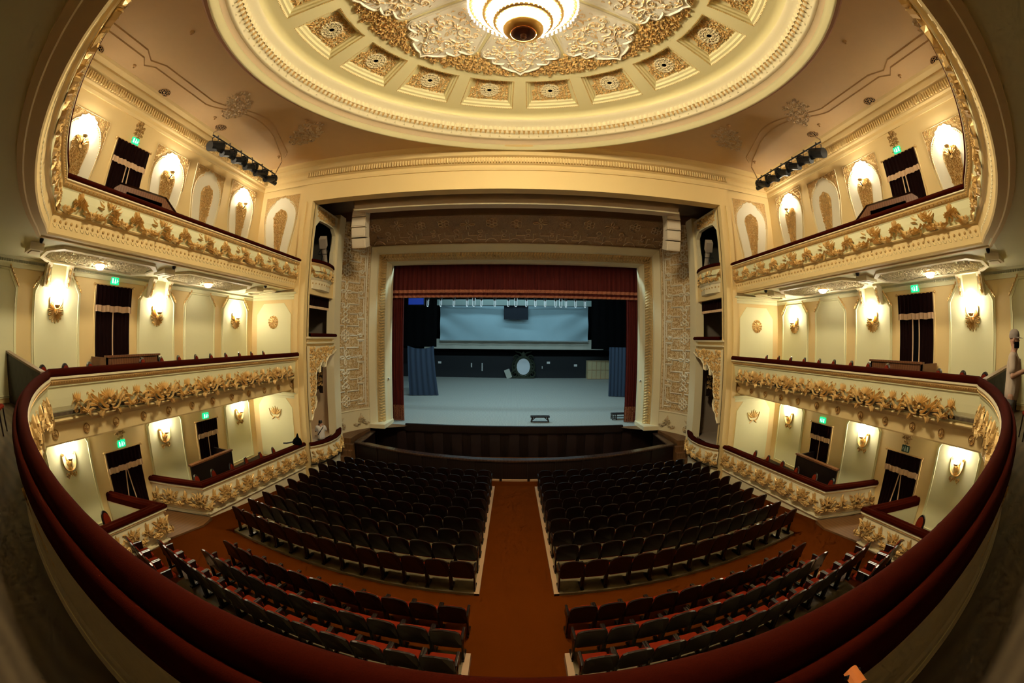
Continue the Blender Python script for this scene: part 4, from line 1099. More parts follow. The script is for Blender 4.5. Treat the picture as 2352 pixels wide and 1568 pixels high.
for k, (x, y) in enumerate(((-5.2, 19.9), (-3.3, 20.6), (-1.2, 19.4), (-.3, 19.6), (1.2, 19.5), (2.6, 19.6), (4.8, 20.0), (5.6, 20.1), (-2.2, 19.5), (3.7, 19.8))):
    music_stand(x, y, '%s black music stand from the left end of the orchestra pit' % ('first second third fourth fifth sixth seventh eighth ninth tenth'.split()[sorted((-5.2, -3.3, -1.2, -.3, 1.2, 2.6, 4.8, 5.6, -2.2, 3.7)).index(x)]), k not in (3, 4, 5))
tp = root('covered_console', (6.6, 20.4, -2.4), 'blue tarpaulin thrown over equipment at the right of the orchestra pit', 'tarpaulin')
mb = MB(); mb.grid(lambda a, b: (6.1 + 1.1 * a, 20.1 + .8 * b, -.35 + .28 * math.sin(PI * a) * math.sin(PI * b) + .06 * math.sin(9 * a + 5 * b)), 12, 8); ob('tarpaulin', mb, M_BLUE, tp, smooth=True)
mb = MB(); mb.box(6.1, 7.2, 20.1, 20.9, -2.4, -.38); ob('case', mb, M_BLACKM, tp)
# ================================================================ STAGE BOXES (the columns of boxes beside the opening)
BX = 9.3
def mirP(P, s): return P if s < 0 else [(-x, y, -nx, ny) for x, y, nx, ny in P]
def pathN(pts):
    """open polyline -> path with mitred normals pointing away from the void (to the left of travel reversed)"""
    o = []; n = len(pts)
    for i, p in enumerate(pts):
        def seg(a, b):
            dx, dy = b[0] - a[0], b[1] - a[1]; L = math.hypot(dx, dy); return Vector((dy / L, -dx / L))
        if i == 0: m = seg(pts[0], pts[1])
        elif i == n - 1: m = seg(pts[-2], pts[-1])
        else:
            a, b = seg(pts[i - 1], pts[i]), seg(pts[i], pts[i + 1]); m = a + b; L2 = m.length_squared; m = m * (2 / L2) if L2 > .3 else b
        o.append((p[0], p[1], m.x, m.y))
    return o
ROUND = [(-9.15, 19.55), (-8.95, 19.1), (-8.72, 18.5), (-8.60, 17.8), (-8.62, 17.1), (-8.74, 16.5), (-8.92, 16.1), (-9.1, 15.85)][::1]
RP = pathN(ROUND)
def velvet_prof(z, w=.26): return [(.03, z - .02), (-.03, z + .02), (-.035, z + .08), (.02, z + .14), (w * .35, z + .15), (w * .5, z + .12), (w * .65, z + .14), (w * .9, z + .12), (w + .02, z + .06), (w + .02, z - .12)]
carve_pts = [(16.15, 5.5), (16.15, 2.2), (16.3, 2.35), (16.4, 2.6), (16.62, 2.72), (16.78, 3.0), (16.72, 3.2), (16.62, 3.3), (16.76, 3.5), (16.78, 4.2), (16.88, 4.42), (17.02, 4.48), (17.1, 4.3), (17.25, 4.3), (17.27, 4.55), (17.45, 4.78), (17.62, 4.75), (17.68, 4.5), (17.85, 4.52), (17.95, 4.78), (18.25, 5.0), (18.7, 5.1), (19.1, 5.3), (19.15, 5.5)]
def in_carve(u, v):
    if not (16.22 < u < 19.0): return False
    low = [(p[0], p[1]) for p in carve_pts[1:]]
    best = 2.2
    for a, b in zip(low, low[1:]):
        if a[0] <= u <= b[0] and b[0] > a[0]: best = max(best, a[1] + (b[1] - a[1]) * (u - a[0]) / (b[0] - a[0]))
    return best + .12 < v < 5.42
for s in (-1, 1):
    L = SIDE[s]
    bw = root('stage_box_wall', (s * BX, 17.8, 0), kind='structure')
    def vb(name, x0, x1, y0, y1, z0, z1, m, par=bw):
        mb = MB(); mb.box(*sorted((s * x0, s * x1)), y0, y1, z0, z1); return ob(name, mb, m, par)
    vb('jamb', 9.2, 9.6, YE + .2, 16.3, 1.0, 12.1, M_WALL); vb('jamb', 9.15, 9.6, 19.0, 19.75, .6, 12.3, M_WHITE)
    vb('spandrel', 9.28, 9.5, 16.3, 19.1, 5.5, 5.95, M_WALL)
    vb('spandrel', 9.28, 9.5, 16.3, 19.1, 7.86, 9.1, M_WALL)
    # arched head of the top opening
    arch = [(16.3, 9.3), (16.3, 12.1), (19.05, 12.1), (19.05, 9.3), (18.75, 9.3), (18.72, 10.2), (18.85, 10.7), (18.85, 11.1), (18.5, 11.42), (17.8, 11.45), (16.9, 11.4), (16.55, 11.05), (16.5, 10.4), (16.5, 9.3)]
    mb = MB(); mb.prism([(a - 17.6, b) for a, b in arch], -.2, .0); ob('arched_surround', mb, M_WHITE, bw, wallM(s, 17.6, 0, 9.28))
    mb = MB(); scrollfield(mb, -1.0, 1.0, 11.5, 12.0, .17, .05, lambda x, y: True, 6); ob('arch_carving', mb, M_GOLD, bw, wallM(s, 17.6, 0, 9.28))
    # cornices
    for z in (5.62, 5.85):
        mb = MB(); mb.box(*sorted((s * 9.12, s * 9.4)), 16.1, 19.3, z, z + .08); ob('cornice', mb, M_WHITE, bw)
    # interiors; left stalls box lit and right one dim by their painted colour
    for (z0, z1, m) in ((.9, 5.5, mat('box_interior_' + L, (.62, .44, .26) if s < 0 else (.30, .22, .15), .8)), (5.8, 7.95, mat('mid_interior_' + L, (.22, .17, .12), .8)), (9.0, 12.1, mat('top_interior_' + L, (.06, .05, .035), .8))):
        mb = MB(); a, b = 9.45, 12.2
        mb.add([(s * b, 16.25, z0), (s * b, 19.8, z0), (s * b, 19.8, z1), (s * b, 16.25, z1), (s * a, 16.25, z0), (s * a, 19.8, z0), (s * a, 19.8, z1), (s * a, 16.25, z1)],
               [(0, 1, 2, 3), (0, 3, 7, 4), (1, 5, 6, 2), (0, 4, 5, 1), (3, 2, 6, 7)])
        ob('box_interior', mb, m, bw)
    # carved screen of the lowest box
    sc = root('carved_arch_screen', (s * BX, 17.6, 2.2), 'cusped cream and gold carved screen over the %s stage box at stalls level' % L, 'screen', 'carved screens of the stage boxes')
    mb = MB(); mb.prism([(a - 17.6, b) for a, b in carve_pts], -.12, .0); ob('ground', mb, M_WHITE, sc, wallM(s, 17.6, 0, 9.08))
    mb = MB(); scrollfield(mb, 16.15, 19.1, 2.2, 5.5, .21, .06, in_carve, 13, .2, 3); mb.v = [(a - 17.6, b, c) for a, b, c in mb.v]; ob('carving', mb, M_GOLD, sc, wallM(s, 17.6, 0, 9.08))
    mb = MB(); mb.stroke([(a - 17.6, b) for a, b in carve_pts[1:-1]], .07, .07, .05); ob('edge_moulding', mb, M_WHITE, sc, wallM(s, 17.6, 0, 9.08))
    # dark carved pelmet hanging behind it
    pe = root('carved_pelmet', (s * 10.0, 17.8, 3.2), 'dark carved wooden pelmet hanging inside the %s stalls level stage box' % L, 'pelmet', 'carved pelmets')
    pp = [(-1.5, 5.0), (1.4, 5.0), (1.4, 3.0), (1.1, 3.05), (.9, 3.3), (.7, 3.2), (.45, 3.45), (.3, 3.8), (-.1, 3.85), (-.3, 3.5), (-.5, 3.2), (-.7, 3.35), (-.85, 3.1), (-1.1, 3.3), (-1.5, 3.2)]
    mb = MB(); mb.prism(pp, -.04, 0); ob('board', mb, M_DWOOD, pe, wallM(s, 17.9, 0, 10.0))
    mb = MB(); scrollfield(mb, -1.4, 1.3, 3.4, 4.7, .28, .03, lambda x, y: True, 5, .14, 2); ob('carving', mb, M_OGOLD, pe, wallM(s, 17.9, 0, 10.0))
    mb = MB(); mb.grid(lambda a, b: (s * (9.75 + .35 * a), 16.45 + .8 * a + .05 * math.sin(2 * PI * 5 * a), 1.0 + 3.0 * b), 30, 1)
    ob('box_curtain', mb, M_DOORC, None, None, 'dark curtain drawn at the edge of the %s stalls level stage box' % L, 'curtain', 'stage box curtains', smooth=True)
    if s < 0:
        bl2 = root('box_lamp', (-10.6, 17.4, 5.4), 'small lit lamp inside the left stalls level stage box', 'lamp')
        mb = MB(); mb.lathe([(.16, 0), (.15, -.08), (.08, -.14), (0, -.15)], 10); ob('glass', mb, M_DOMEL, bl2, T(-10.6, 17.4, 5.45), smooth=True)
        mb = MB(); mb.lathe([(.18, .05), (.18, 0), (.16, 0)], 12); ob('rim', mb, M_GOLD, bl2, T(-10.6, 17.4, 5.45))
    # middle opening: blind valance and padded sill
    mw = root('box_valance', (s * 9.5, 17.8, 7.3), 'short dark valance with a fringe in the %s middle level stage box' % L, 'curtain', 'stage box valances')
    mb = MB(); mb.grid(lambda a, b: (s * (9.52 + .02 * math.sin(2 * PI * 14 * a)), 16.3 + 2.75 * a, 7.38 + .5 * b), 84, 1); ob('valance', mb, M_DOORC, mw)
    mb = MB(); mb.grid(lambda a, b: (s * (9.51 + .02 * math.sin(2 * PI * 14 * a)), 16.3 + 2.75 * a, 7.26 + .12 * b), 84, 1); ob('fringe', mb, M_FRINGE, mw)
    sl = MB(); sweep(sl, mirP(pathN([(-9.1, 19.2), (-9.1, 16.3)]), s), velvet_prof(5.94)); ob('padded_sill', sl, M_VELVET, None, None, 'dark red padded sill of the %s middle level stage box' % L, 'sill', 'padded sills')
    # rounded parapets: stalls level and top level
    for (z, lab, low) in ((1.06, 'rounded white and gold parapet of the %s stage box at stalls level' % L, True), (9.32, 'rounded gold bouquet parapet of the %s top stage box' % L, False)):
        bp = root('box_parapet', (s * 8.8, 17.7, z - 1), lab, 'parapet', 'rounded stage box parapets')
        P = RP if low else [(x + .28, y * .92 + 1.42, nx, ny) for x, y, nx, ny in RP]
        P = [(x - (.0 if low else .62), y, nx, ny) for x, y, nx, ny in P]
        Q = mirP(P, s)
        part_sweep(Q, velvet_prof(z), 'handrail', M_VELVET, bp)
        if low:
            part_sweep(Q, [(.04, z), (-.02, z - .01), (-.02, z - .05), (.04, z - .07)], 'rail_lip', M_WHITE, bp)
            part_sweep(Q, [(.04, z - .07), (.0, z - .1), (.05, z - .14)], 'gilt_moulding', M_OGOLD, bp)
            part_sweep(Q, [(.05, z - .14), (.02, z - .3), (-.02, z - .5), (.02, z - .7), (.12, z - .86), (.14, z - .9)], 'frieze', M_WHITE, bp)
            part_sweep(Q, [(.14, z - .9), (.06, z - .93), (.06, z - .97), (.12, z - 1.0), (.1, -.7)], 'plinth', M_WHITE, bp)
        else:
            part_sweep(Q, [(.04, z), (.0, z - .06), (.04, z - .16)], 'gilt_moulding', M_OGOLD, bp)
            part_sweep(Q, [(.04, z - .16), (.06, z - .4), (.12, z - .62), (.14, z - .66)], 'frieze', M_PANEL, bp)
            part_sweep(Q, [(.14, z - .66), (.06, z - .70), (.1, z - .76), (.14, z - .8), (.16, z - 1.2), (.3, z - 1.25)], 'lower_band', M_WHITE, bp)
        f, ln = along(P)
        n = 5 if low else 4
        for k in range(n):
            x, y, tx, ty = f(ln * (k + .5) / n); M = onpar(x, y, tx, ty, .0 if low else .08, z - (.5 if low else .42), -.05)
            ob('bouquet', me_smlb if k % 2 else me_bigb, None, bp, M if s < 0 else MIR @ M)
        if not low:
            for k in range(14):
                x, y, tx, ty = f(ln * (k + .5) / 14); M = onpar(x, y, tx, ty, .15, z - .95); ob('bead', me_bead, None, bp, M if s < 0 else MIR @ M)
        mb = MB(); mb.v += [(q[0], q[1], z - .9 if low else z - .4) for q in Q] + [(s * 9.6, 15.9, z - .9 if low else z - .4), (s * 9.6, 19.6, z - .9 if low else z - .4)]; mb.f.append(tuple(range(len(mb.v)))); ob('box_floor', mb, M_DWOOD, bp)
    # follow-spot lanterns in the top box
    for q in range(2):
        sp = root('profile_spotlight', (s * 9.0, 17.2, 9.5), '%s stage spotlight propped diagonally in the %s top stage box' % (('front silver', 'rear darker')[q], L), 'spotlight', 'spotlights in the top boxes')
        M = T(s * (9.25 + .25 * q), 17.55 + .45 * q, 10.15 + .1 * q) @ Matrix.Rotation(-s * .25, 4, 'Z') @ Matrix.Rotation(-.85, 4, 'X')
        mb = MB(); mb.tube([(0, -.1, 0), (0, .75, 0)], .13, 12); ob('barrel', mb, M_SILVER if q == 0 else M_BLACKM, sp, M)
        mb = MB(); mb.box(-.17, .17, -.62, -.1, -.17, .17); ob('lamp_house', mb, M_SILVER if q == 0 else M_BLACKM, sp, M)
        mb = MB(); mb.lathe([(.14, 0), (.17, .02), (.17, .2), (.14, .22)], 14); ob('lens_hood', mb, M_BLACKM, sp, M @ T(0, .74, 0) @ Matrix.Rotation(-PI / 2, 4, 'X'))
        mb = MB(); mb.tube([(-.2, .1, 0), (-.22, .1, -.35), (.22, .1, -.35), (.2, .1, 0)], .02, 5); ob('yoke', mb, M_BLACKM, sp, M)
        mb = MB(); mb.tube([(s * (9.3 + .25 * q), 17.6 + .45 * q, 9.85), (s * (9.35 + .25 * q), 17.6 + .45 * q, 8.95)], .03, 6); ob('post', mb, M_BLACKM, sp)

# ================================================================ STALLS-LEVEL SIDE BOXES
B1 = pathN([(-9.33, 15.95), (-10.0, 9.2), (-12.35, 8.42)])
B2 = pathN([(-12.35, 6.42), (-9.9, 7.15), (-10.05, 4.8), (-10.3, .8)])
me_bb = mesh(unit_bouquet(True, 12), 'bouquet'); me_bb.materials.append(M_GOLD)
me_bs = mesh(unit_bouquet(False, 15), 'bouquet'); me_bs.materials.append(M_GOLD)
for s in (-1, 1):
    for P0, lab, rng in ((B1, 'white and gold parapet of the %s side box nearer the stage' % SIDE[s], .38), (B2, 'white and gold parapet of the %s side box nearer the camera' % SIDE[s], .42)):
        bp = root('box_parapet', (s * P0[1][0] * -1, P0[1][1], -.3), lab, 'parapet', 'stalls level side box parapets')
        P = mirP(P0, s); z = 1.08
        vp = [(.03, z - .02), (-.05, z + .02), (-.055, z + .09), (.0, z + .15), (.08, z + .155), (.12, z + .12), (.16, z + .15), (.24, z + .14), (.28, z + .08), (.28, z - .1)]
        part_sweep(P, vp, 'handrail', M_VELVET, bp)
        part_sweep(P, [(.04, z), (-.03, z - .01), (-.03, z - .05), (.02, z - .07)], 'rail_lip', M_WHITE, bp)
        part_sweep(P, [(.02, z - .07), (.0, z - .1), (.06, z - .13)], 'gilt_moulding', M_OGOLD, bp)
        part_sweep(P, [(.06, z - .13), (.04, z - .3), (.0, z - .5), (.03, z - .75), (.14, z - .92), (.16, z - .96)], 'frieze', M_WHITE, bp)
        part_sweep(P, [(.16, z - .96), (.06, z - .98), (.05, z - 1.02), (.12, z - 1.05), (.1, -.75)], 'plinth', M_WHITE, bp)
        part_sweep(P, [(.27, z - .1), (.26, .2)], 'inner_face', M_PANEL, bp)
        f, ln = along(P0); n = int(ln / .62)
        for k in range(n):
            x, y, tx, ty = f(ln * (k + .5) / n); M = onpar(x, y, tx, ty, .0, z - .50, -.03)
            ob('bouquet', me_bs if k % 2 else me_bb, None, bp, M if s < 0 else MIR @ M)
        mb = MB(); bead_row(mb, f, .03, ln - .03, .07, .03, z - .095, .022, .025)
        if s > 0: mb.v = [(-a, b, c) for a, b, c in mb.v]
        ob('bead_moulding', mb, M_GOLD, bp, kind='stuff')
    # raised box floors and the wooden landing between the boxes
    for nm, pts, z in (('box_floor', [(9.5, 15.9), (10.2, 9.3), (12.3, 8.6), (12.3, 15.9)], .25), ('box_floor', [(12.3, 6.3), (10.1, 7.0), (10.2, 4.8), (10.4, .8), (12.3, .8)], .25), ('landing_floor', [(12.3, 8.5), (9.9, 9.25), (9.75, 8.6), (10.1, 7.1), (12.3, 6.4)], .04)):
        mb = MB(); mb.prism([(s * a, b) for a, b in pts], z - .3, z); ob(nm, mb, M_LEDGE if 'land' in nm else M_DWOOD, kind='structure')
    ws = root('wooden_screen', (s * 11.2, 11.3, .25), 'low dark wooden screen inside the %s stalls level side box' % SIDE[s], 'screen', 'wooden screens in the side boxes')
    mb = MB(); mb.box(*sorted((s * 11.2, s * 11.28)), 9.9, 12.5, .25, 1.42); ob('board', mb, M_DWOOD, ws)
    mb = MB(); mb.box(*sorted((s * 11.15, s * 11.33)), 9.86, 12.54, 1.42, 1.48); ob('cap', mb, M_WOOD, ws)
    mb = MB(); mb.box(*sorted((s * 11.2, s * 12.25)), 12.44, 12.52, .25, 1.42); ob('side', mb, M_DWOOD, ws)
# ================================================================ WALL PANELS, LAMPS, DOORS
def rect_cut(w, z0, z1, c): return [(-w / 2, z0), (w / 2, z0), (w / 2, z1 - c * 1.25), (w / 2 - c, z1), (-w / 2 + c, z1), (-w / 2, z1 - c * 1.25)]
def panel_mesh(w, h, c):
    m = MB(); o = rect_cut(w, 0, h, c); m.prism(o, 0, .025)
    i = [(x * (1 - .09 / w * 2), .05 + (y) * (1 - .1 / h)) for x, y in o]
    m.stroke(i + [i[0]], .035, .035, .03, .025)
    return mesh(m, 'panel')
me_p1 = panel_mesh(2.0, 3.15, .38); me_p1.materials.append(M_PANEL)
me_p0 = panel_mesh(2.0, 3.1, .42); me_p0.materials.append(M_PANEL)
dg = MB()
for s in (-1, 1):
    for k in range(5): t = k / 4.; dg.boss(s * (.97 - .36 * t), 2.70 + .42 * t, .045, .06, 6); dg.leaf(s * (.97 - .36 * t), 2.70 + .42 * t, -PI / 2 + s * .6, .10, .07, .05, 2)
me_dg = mesh(dg, 'corner_garland'); me_dg.materials.append(M_GOLD)

# ---- lamps --------------------------------------------------------------
def shade_prof(r, h): return [(r * .45, 0), (r * .8, h * .12), (r, h * .35), (r * .95, h * .6), (r * .7, h * .85), (r * .45, h)]
def make_sconce(kind):
    r = root('wall_sconce', (0, 0, 0), 'x', 'wall lamp', 'lit wall sconces')
    m = MB()
    if kind == 1:                                        # fan of gilt loops
        for k in range(13):
            a = -PI / 2 + (k - 6) * .43
            m.stroke([(q * math.cos(a + d) , q * math.sin(a + d)) for q, d in ((.06, 0), (.18, .12), (.28, .1), (.31, 0), (.28, -.1), (.18, -.12), (.06, 0))], .03, .03, .05)
            m.leaf(.08 * math.cos(a + .2), .08 * math.sin(a + .2), a + .2, .16, .05, .06, 3)
        m.boss(0, 0, .1, .1, 10)
        for s in (-1, 1): m.stroke([(s * x, y) for x, y in bez((.05, .05), (.2, .1), (.3, .25), (.24, .38), 8)], .05, .03, .06)
    elif kind == 0:                                      # urn with scrolls
        m.boss(0, 0, .13, .12, 12); m.leaf(0, -.05, -PI / 2, .34, .18, .08)
        for s in (-1, 1):
            m.stroke([(s * x, y) for x, y in bez((.0, -.22), (.2, -.25), (.3, -.05), (.28, .2), 10)], .06, .04, .08)
            m.stroke([(s * x, y) for x, y in spiral(.23, .24, .07, .02, -.6, 1.1, 8)], .04, .03, .06)
            m.stroke([(s * x, y) for x, y in spiral(.15, -.34, .08, .02, 1, -1.1, 8)], .05, .03, .06); m.leaf(s * .05, .05, PI / 2 - s * .7, .22, .1, .07, 3, s * .5)
            m.leaf(s * .04, -.3, -PI / 2 + s * .7, .2, .08, .06)
    else:                                                # wrought hook
        m.boss(0, -.12, .09, .05, 10)
        for k in range(7): a = PI / 2 + (k - 3) * .35; m.leaf(.1 * math.cos(a), -.1 + .05 * math.sin(a), a, .24, .09, .05)
    ob('backplate', m, M_GOLD, r, I4)
    a = MB(); a.tube([(0, -.08, .03), (0, -.02, .12), (0, .06, .17), (0, .1, .17)], .022, 6); ob('arm', a, M_GOLD if kind < 2 else M_BLACKM, r, I4)
    c = MB(); c.lathe([(.03, 0), (.07, .02), (.10, .06), (.11, .09)], 12); c.v = [(x, z + .08, y + .17) for x, y, z in c.v]; ob('cup', c, M_GOLD, r, I4)
    g = MB(); g.lathe([(.15 * .45, 0), (.15, .2), (.13, .36), (.07, .52)], 9); g.v = [(x, z + .14, y + .17) for x, y, z in g.v]; ob('glass_shade', g, M_LAMP, r, I4, smooth=True)
    return r
NICHES = []
protos = {k: make_sconce(k) for k in (0, 1, 2)}
used = set()
def put_sconce(kind, M, label):
    if kind not in used:
        used.add(kind); p = protos[kind]
        KIDS[p.name] = [(c, list(c.children)) for c in p.children]
        p['label'] = label; p.matrix_basis = M; return p
    return clone(protos[kind], M, label)
POSN = ('nearest the camera', 'in the middle', 'nearest the stage')
ZT = {0: 2.45, 1: 6.52}
for s in (-1, 1):
    L = SIDE[s]
    for q, y in enumerate((4.78, 9.5, 14.5)):
        put_sconce(1, wallM(s, y, 6.56, 12.27), 'lit fan shaped gold wall lamp on the %s middle balcony wall, %s' % (L, POSN[q]))
        put_sconce(0, wallM(s, y + .1, 2.45, 12.27), 'lit urn shaped gold wall lamp above the %s stalls side boxes, %s' % (L, POSN[q]))
    for q, y in enumerate((2.2, 4.82, 9.5, 12.02, 14.5)):
        ob('panel', me_p1, None, walls[s], wallM(s, y, 4.42, 12.3)); ob('corner_garland', me_dg, None, walls[s], wallM(s, y, 4.50, 12.27))
    for q, y in enumerate((4.9, 9.7, 14.5)):
        ob('panel', me_p0, None, walls[s], wallM(s, y, .35, 12.3))
    # consoles over two of the middle lamps
    for y in (4.72, 9.45):
        for k in (-1, 1):
            mb = MB(); mb.prism([(0, 0), (.0, .75), (.42, .75), (.44, .6), (.34, .5), (.3, .3), (.2, .12), (.16, 0)], -.1, .1)
            mb.v = [(c, b, a) for a, b, c in mb.v]
            c = ob('console', mb, M_WHITE, walls[s], wallM(s, y + k * .44, 7.18, 12.28))
            mb = MB()
            for q in range(4): mb.boss(0, .1 + q * .16, .07, .05, 7); mb.leaf(0, .16 + q * .16, PI / 2, .12, .13, .05, 2)
            mb.v = [(a, b, c_ + .18 + .30 * b) for a, b, c_ in mb.v]; ob('console_gilding', mb, M_GOLD, c, wallM(s, y + k * .44, 7.18, 12.28))
        mb = MB(); mb.box(-.34, .34, .05, .72, 0, .12); mb.box(-.26, .26, .13, .64, .12, .13); ob('console_panel', mb, M_PANEL, walls[s], wallM(s, y, 7.18, 12.28))
    # cornice under the tier ceilings
    for z in (7.58, 3.18):
        mb = MB(); sweep(mb, [(s * 12.3, 0, -s, 0), (s * 12.3, YE, -s, -1), (s * 9.6, YE, 0, -1)], [(0, z), (.04, z), (.06, z + .1), (.1, z + .13), (.1, z + .2), (.2, z + .24), (.24, z + .3)])
        ob('tier_cornice', mb, M_PANEL, walls[s])
    mb = MB()
    for k in range(150):
        y = .6 + k * .1; mb.box(*sorted((s * 12.2, s * 12.24)), y, y + .05, 7.70, 7.77)
    ob('dentil_row', mb, M_PANEL, walls[s], kind='stuff')
    # upper tier: multifoil niches
    def zu(y): return .036 * (y - 9)
    for q, y in enumerate((4.5, 9.1, 11.6, 14.2)):
        zc = 11.5 + zu(y); MW = wallM(s, y, zc, 12.3); lit = q != 2
        nr = root('niche', (s * 12.3, y, 9.2), '%s arched gold filigree niche on the %s upper gallery wall, %s' % ('lamp lit' if lit else 'unlit', L, ('nearest the camera', 'second from the camera', 'without a lamp', 'nearest the stage')[q]), 'niche', 'arched niches of the upper gallery', M=MW)
        NICHES.append((nr, MW))

        if lit: put_sconce(2, wallM(s, y, zc, 12.24), 'lit wall lamp with dark hook on the %s upper gallery wall, %s' % (L, ('nearest the camera', 'in the middle', 0, 'nearest the stage')[q]))
    MW = endM(s * 11.0, 11.55)
    nr = root('niche', (s * 11, YE, 9.2), 'arched gold filigree niche on the %s upper end wall beside the stage' % L, 'niche', 'arched niches of the upper gallery', M=MW); NICHES.append((nr, MW))
    # end wall panels with gilt roundels
    for z, h, rz in ((4.42, 3.0, 6.57), (.35, 2.9, 2.5)):
        m = MB(); o = rect_cut(2.0, 0, h, .4); m.prism(o, 0, .025); ob('panel', m, M_PANEL, ends[s], endM(s * 10.95, z))
        m = MB(); n = 12
        if rz > 5:
            m.boss(0, 0, .3, .03, 16); m.flower(0, 0, .3, 12, .06); m.flower(0, 0, .2, 8, .08, .2)
            for k in range(12): a = k * PI / 6; m.stroke(spiral(.22 * math.cos(a), .22 * math.sin(a), .06, .02, a, 1, 6), .025, .02, .06)
        else:
            for k in range(7): a = PI / 2 + (k - 3) * .42; m.leaf(.05 * math.cos(a), -.1, a, .38 - .03 * abs(k - 3), .12, .06, 4, .4 * (3 - k) / 3)
            for k in (-1, 1): m.stroke([(k * a, b) for a, b in bez((.05, -.25), (.3, -.25), (.3, 0), (.36, .15), 8)], .05, .03, .06); m.leaf(k * .04, -.22, -PI / 2 + k * .9, .24, .09, .06)
        ob('roundel' if rz > 5 else 'palmette', m, M_GOLD, ends[s], T(0, -.03, 0) @ endM(s * 10.95, rz))
    # gilt vases over the doors (upper tier and stalls level)
    vz = MB(); scrollfield(vz, -.26, .26, -.34, .36, .14, .05, lambda x, y: abs(x) < .25 * math.sin(PI * min(1, max(0, (y + .36) / .74))) + .03, 17, .2, 3); vz.leaf(0, .2, PI / 2, .26, .16, .06); vz.leaf(-.05, -.34, PI + .3, .2, .1, .05); vz.leaf(.05, -.34, -.3, .2, .1, .05)
    me_v = mesh(vz, 'gilt_vase'); me_v.materials.append(M_OGOLD)
    ob('gilt_vase', me_v, None, walls[s], wallM(s, 6.95, 12.55, 12.29)); ob('gilt_vase', me_v, None, walls[s], wallM(s, 7.35, 3.05, 12.29))

# niche parts, shared
arc = [(-.52, -2.3), (-.62, -1.7), (-.8, -.9), (-.9, -.25), (-.9, .05), (-.85, .28), (-.74, .48), (-.58, .64), (-.42, .72), (-.40, .80), (-.26, .84), (-.14, .93), (0, .90)]
arch = arc + [(-x, y) for x, y in reversed(arc[:-1])]
m = MB(); m.prism(arch, 0, .02); me_na = mesh(m, 'arch_panel'); me_na.materials.append(mat('niche_ivory', (.84, .76, .56), .65))
m = MB()
for k in (-1, 1):
    sp = [(k * 1.0, 1.0), (0, 1.0), (0, .92)] + [(k * -x, y + .02) for x, y in reversed(arc[3:-1])] + [(k * .97, -.3), (k * 1.0, -.1)]
    m.prism(sp, 0, .018)
me_ns = mesh(m, 'spandrel'); me_ns.materials.append(M_FGOLD)
def in_sp(x, y):
    ax = abs(x)
    for (a, b), (c, d) in zip(arc[3:], arc[4:]):
        if d >= y >= b or b >= y >= d: return ax > -a + .08 and ax < .97
    return y > .9 and y < .98
m = MB(); scrollfield(m, -1, 1, -.1, 1.0, .14, .035, in_sp, 31, .2, 3)
for k in (-1, 1):
    for i in range(14):
        t = i / 13; a = -.2 + 1.25 * t
        x, y = .90 * math.cos(a * .95), -.1 + .84 * math.sin(a); m.boss(k * x, y, .032, .05, 5)
me_nc = mesh(m, 'spandrel_carving'); me_nc.materials.append(M_GOLD)
m = MB(); fr = [(-.62, -2.3), (-1.0, -.2), (-1.0, 1.0), (1.0, 1.0), (1.0, -.2), (.62, -2.3)]; m.stroke(fr, .03, .03, .03); m.stroke(arch[1:-1], .035, .035, .03, .02); me_nf = mesh(m, 'niche_moulding'); me_nf.materials.append(M_WHITE)
def vase_w(y):
    pts = [(-2.2, .30), (-1.85, .22), (-1.6, .16), (-1.3, .22), (-1.0, .26), (-.5, .36), (-.1, .42), (.1, .36), (.25, .2), (.34, .02)]
    for (a, wa), (b, wb) in zip(pts, pts[1:]):
        if a <= y <= b: return wa + (wb - wa) * (y - a) / (b - a)
    return 0
ys = [-2.2 + 2.54 * k / 24 for k in range(25)]
m = MB(); m.prism([(vase_w(y), y) for y in ys] + [(-vase_w(y), y) for y in reversed(ys)], .02, .035); me_nv = mesh(m, 'vase_ground'); me_nv.materials.append(M_FGOLD)
m = MB(); scrollfield(m, -.45, .45, -2.2, .34, .13, .035, lambda x, y: abs(x) < vase_w(y) - .03, 33, .2, 3); m.v = [(a, b, c + .035) for a, b, c in m.v]; me_nvc = mesh(m, 'vase_filigree'); me_nvc.materials.append(M_GOLD)
for nr, MW in NICHES:
    for nm, me_ in (('arch_panel', me_na), ('spandrel', me_ns), ('spandrel_carving', me_nc), ('niche_moulding', me_nf), ('vase_ground', me_nv), ('vase_filigree', me_nvc)): ob(nm, me_, None, nr, MW, kind='stuff' if nm == 'spandrel_carving' else None)

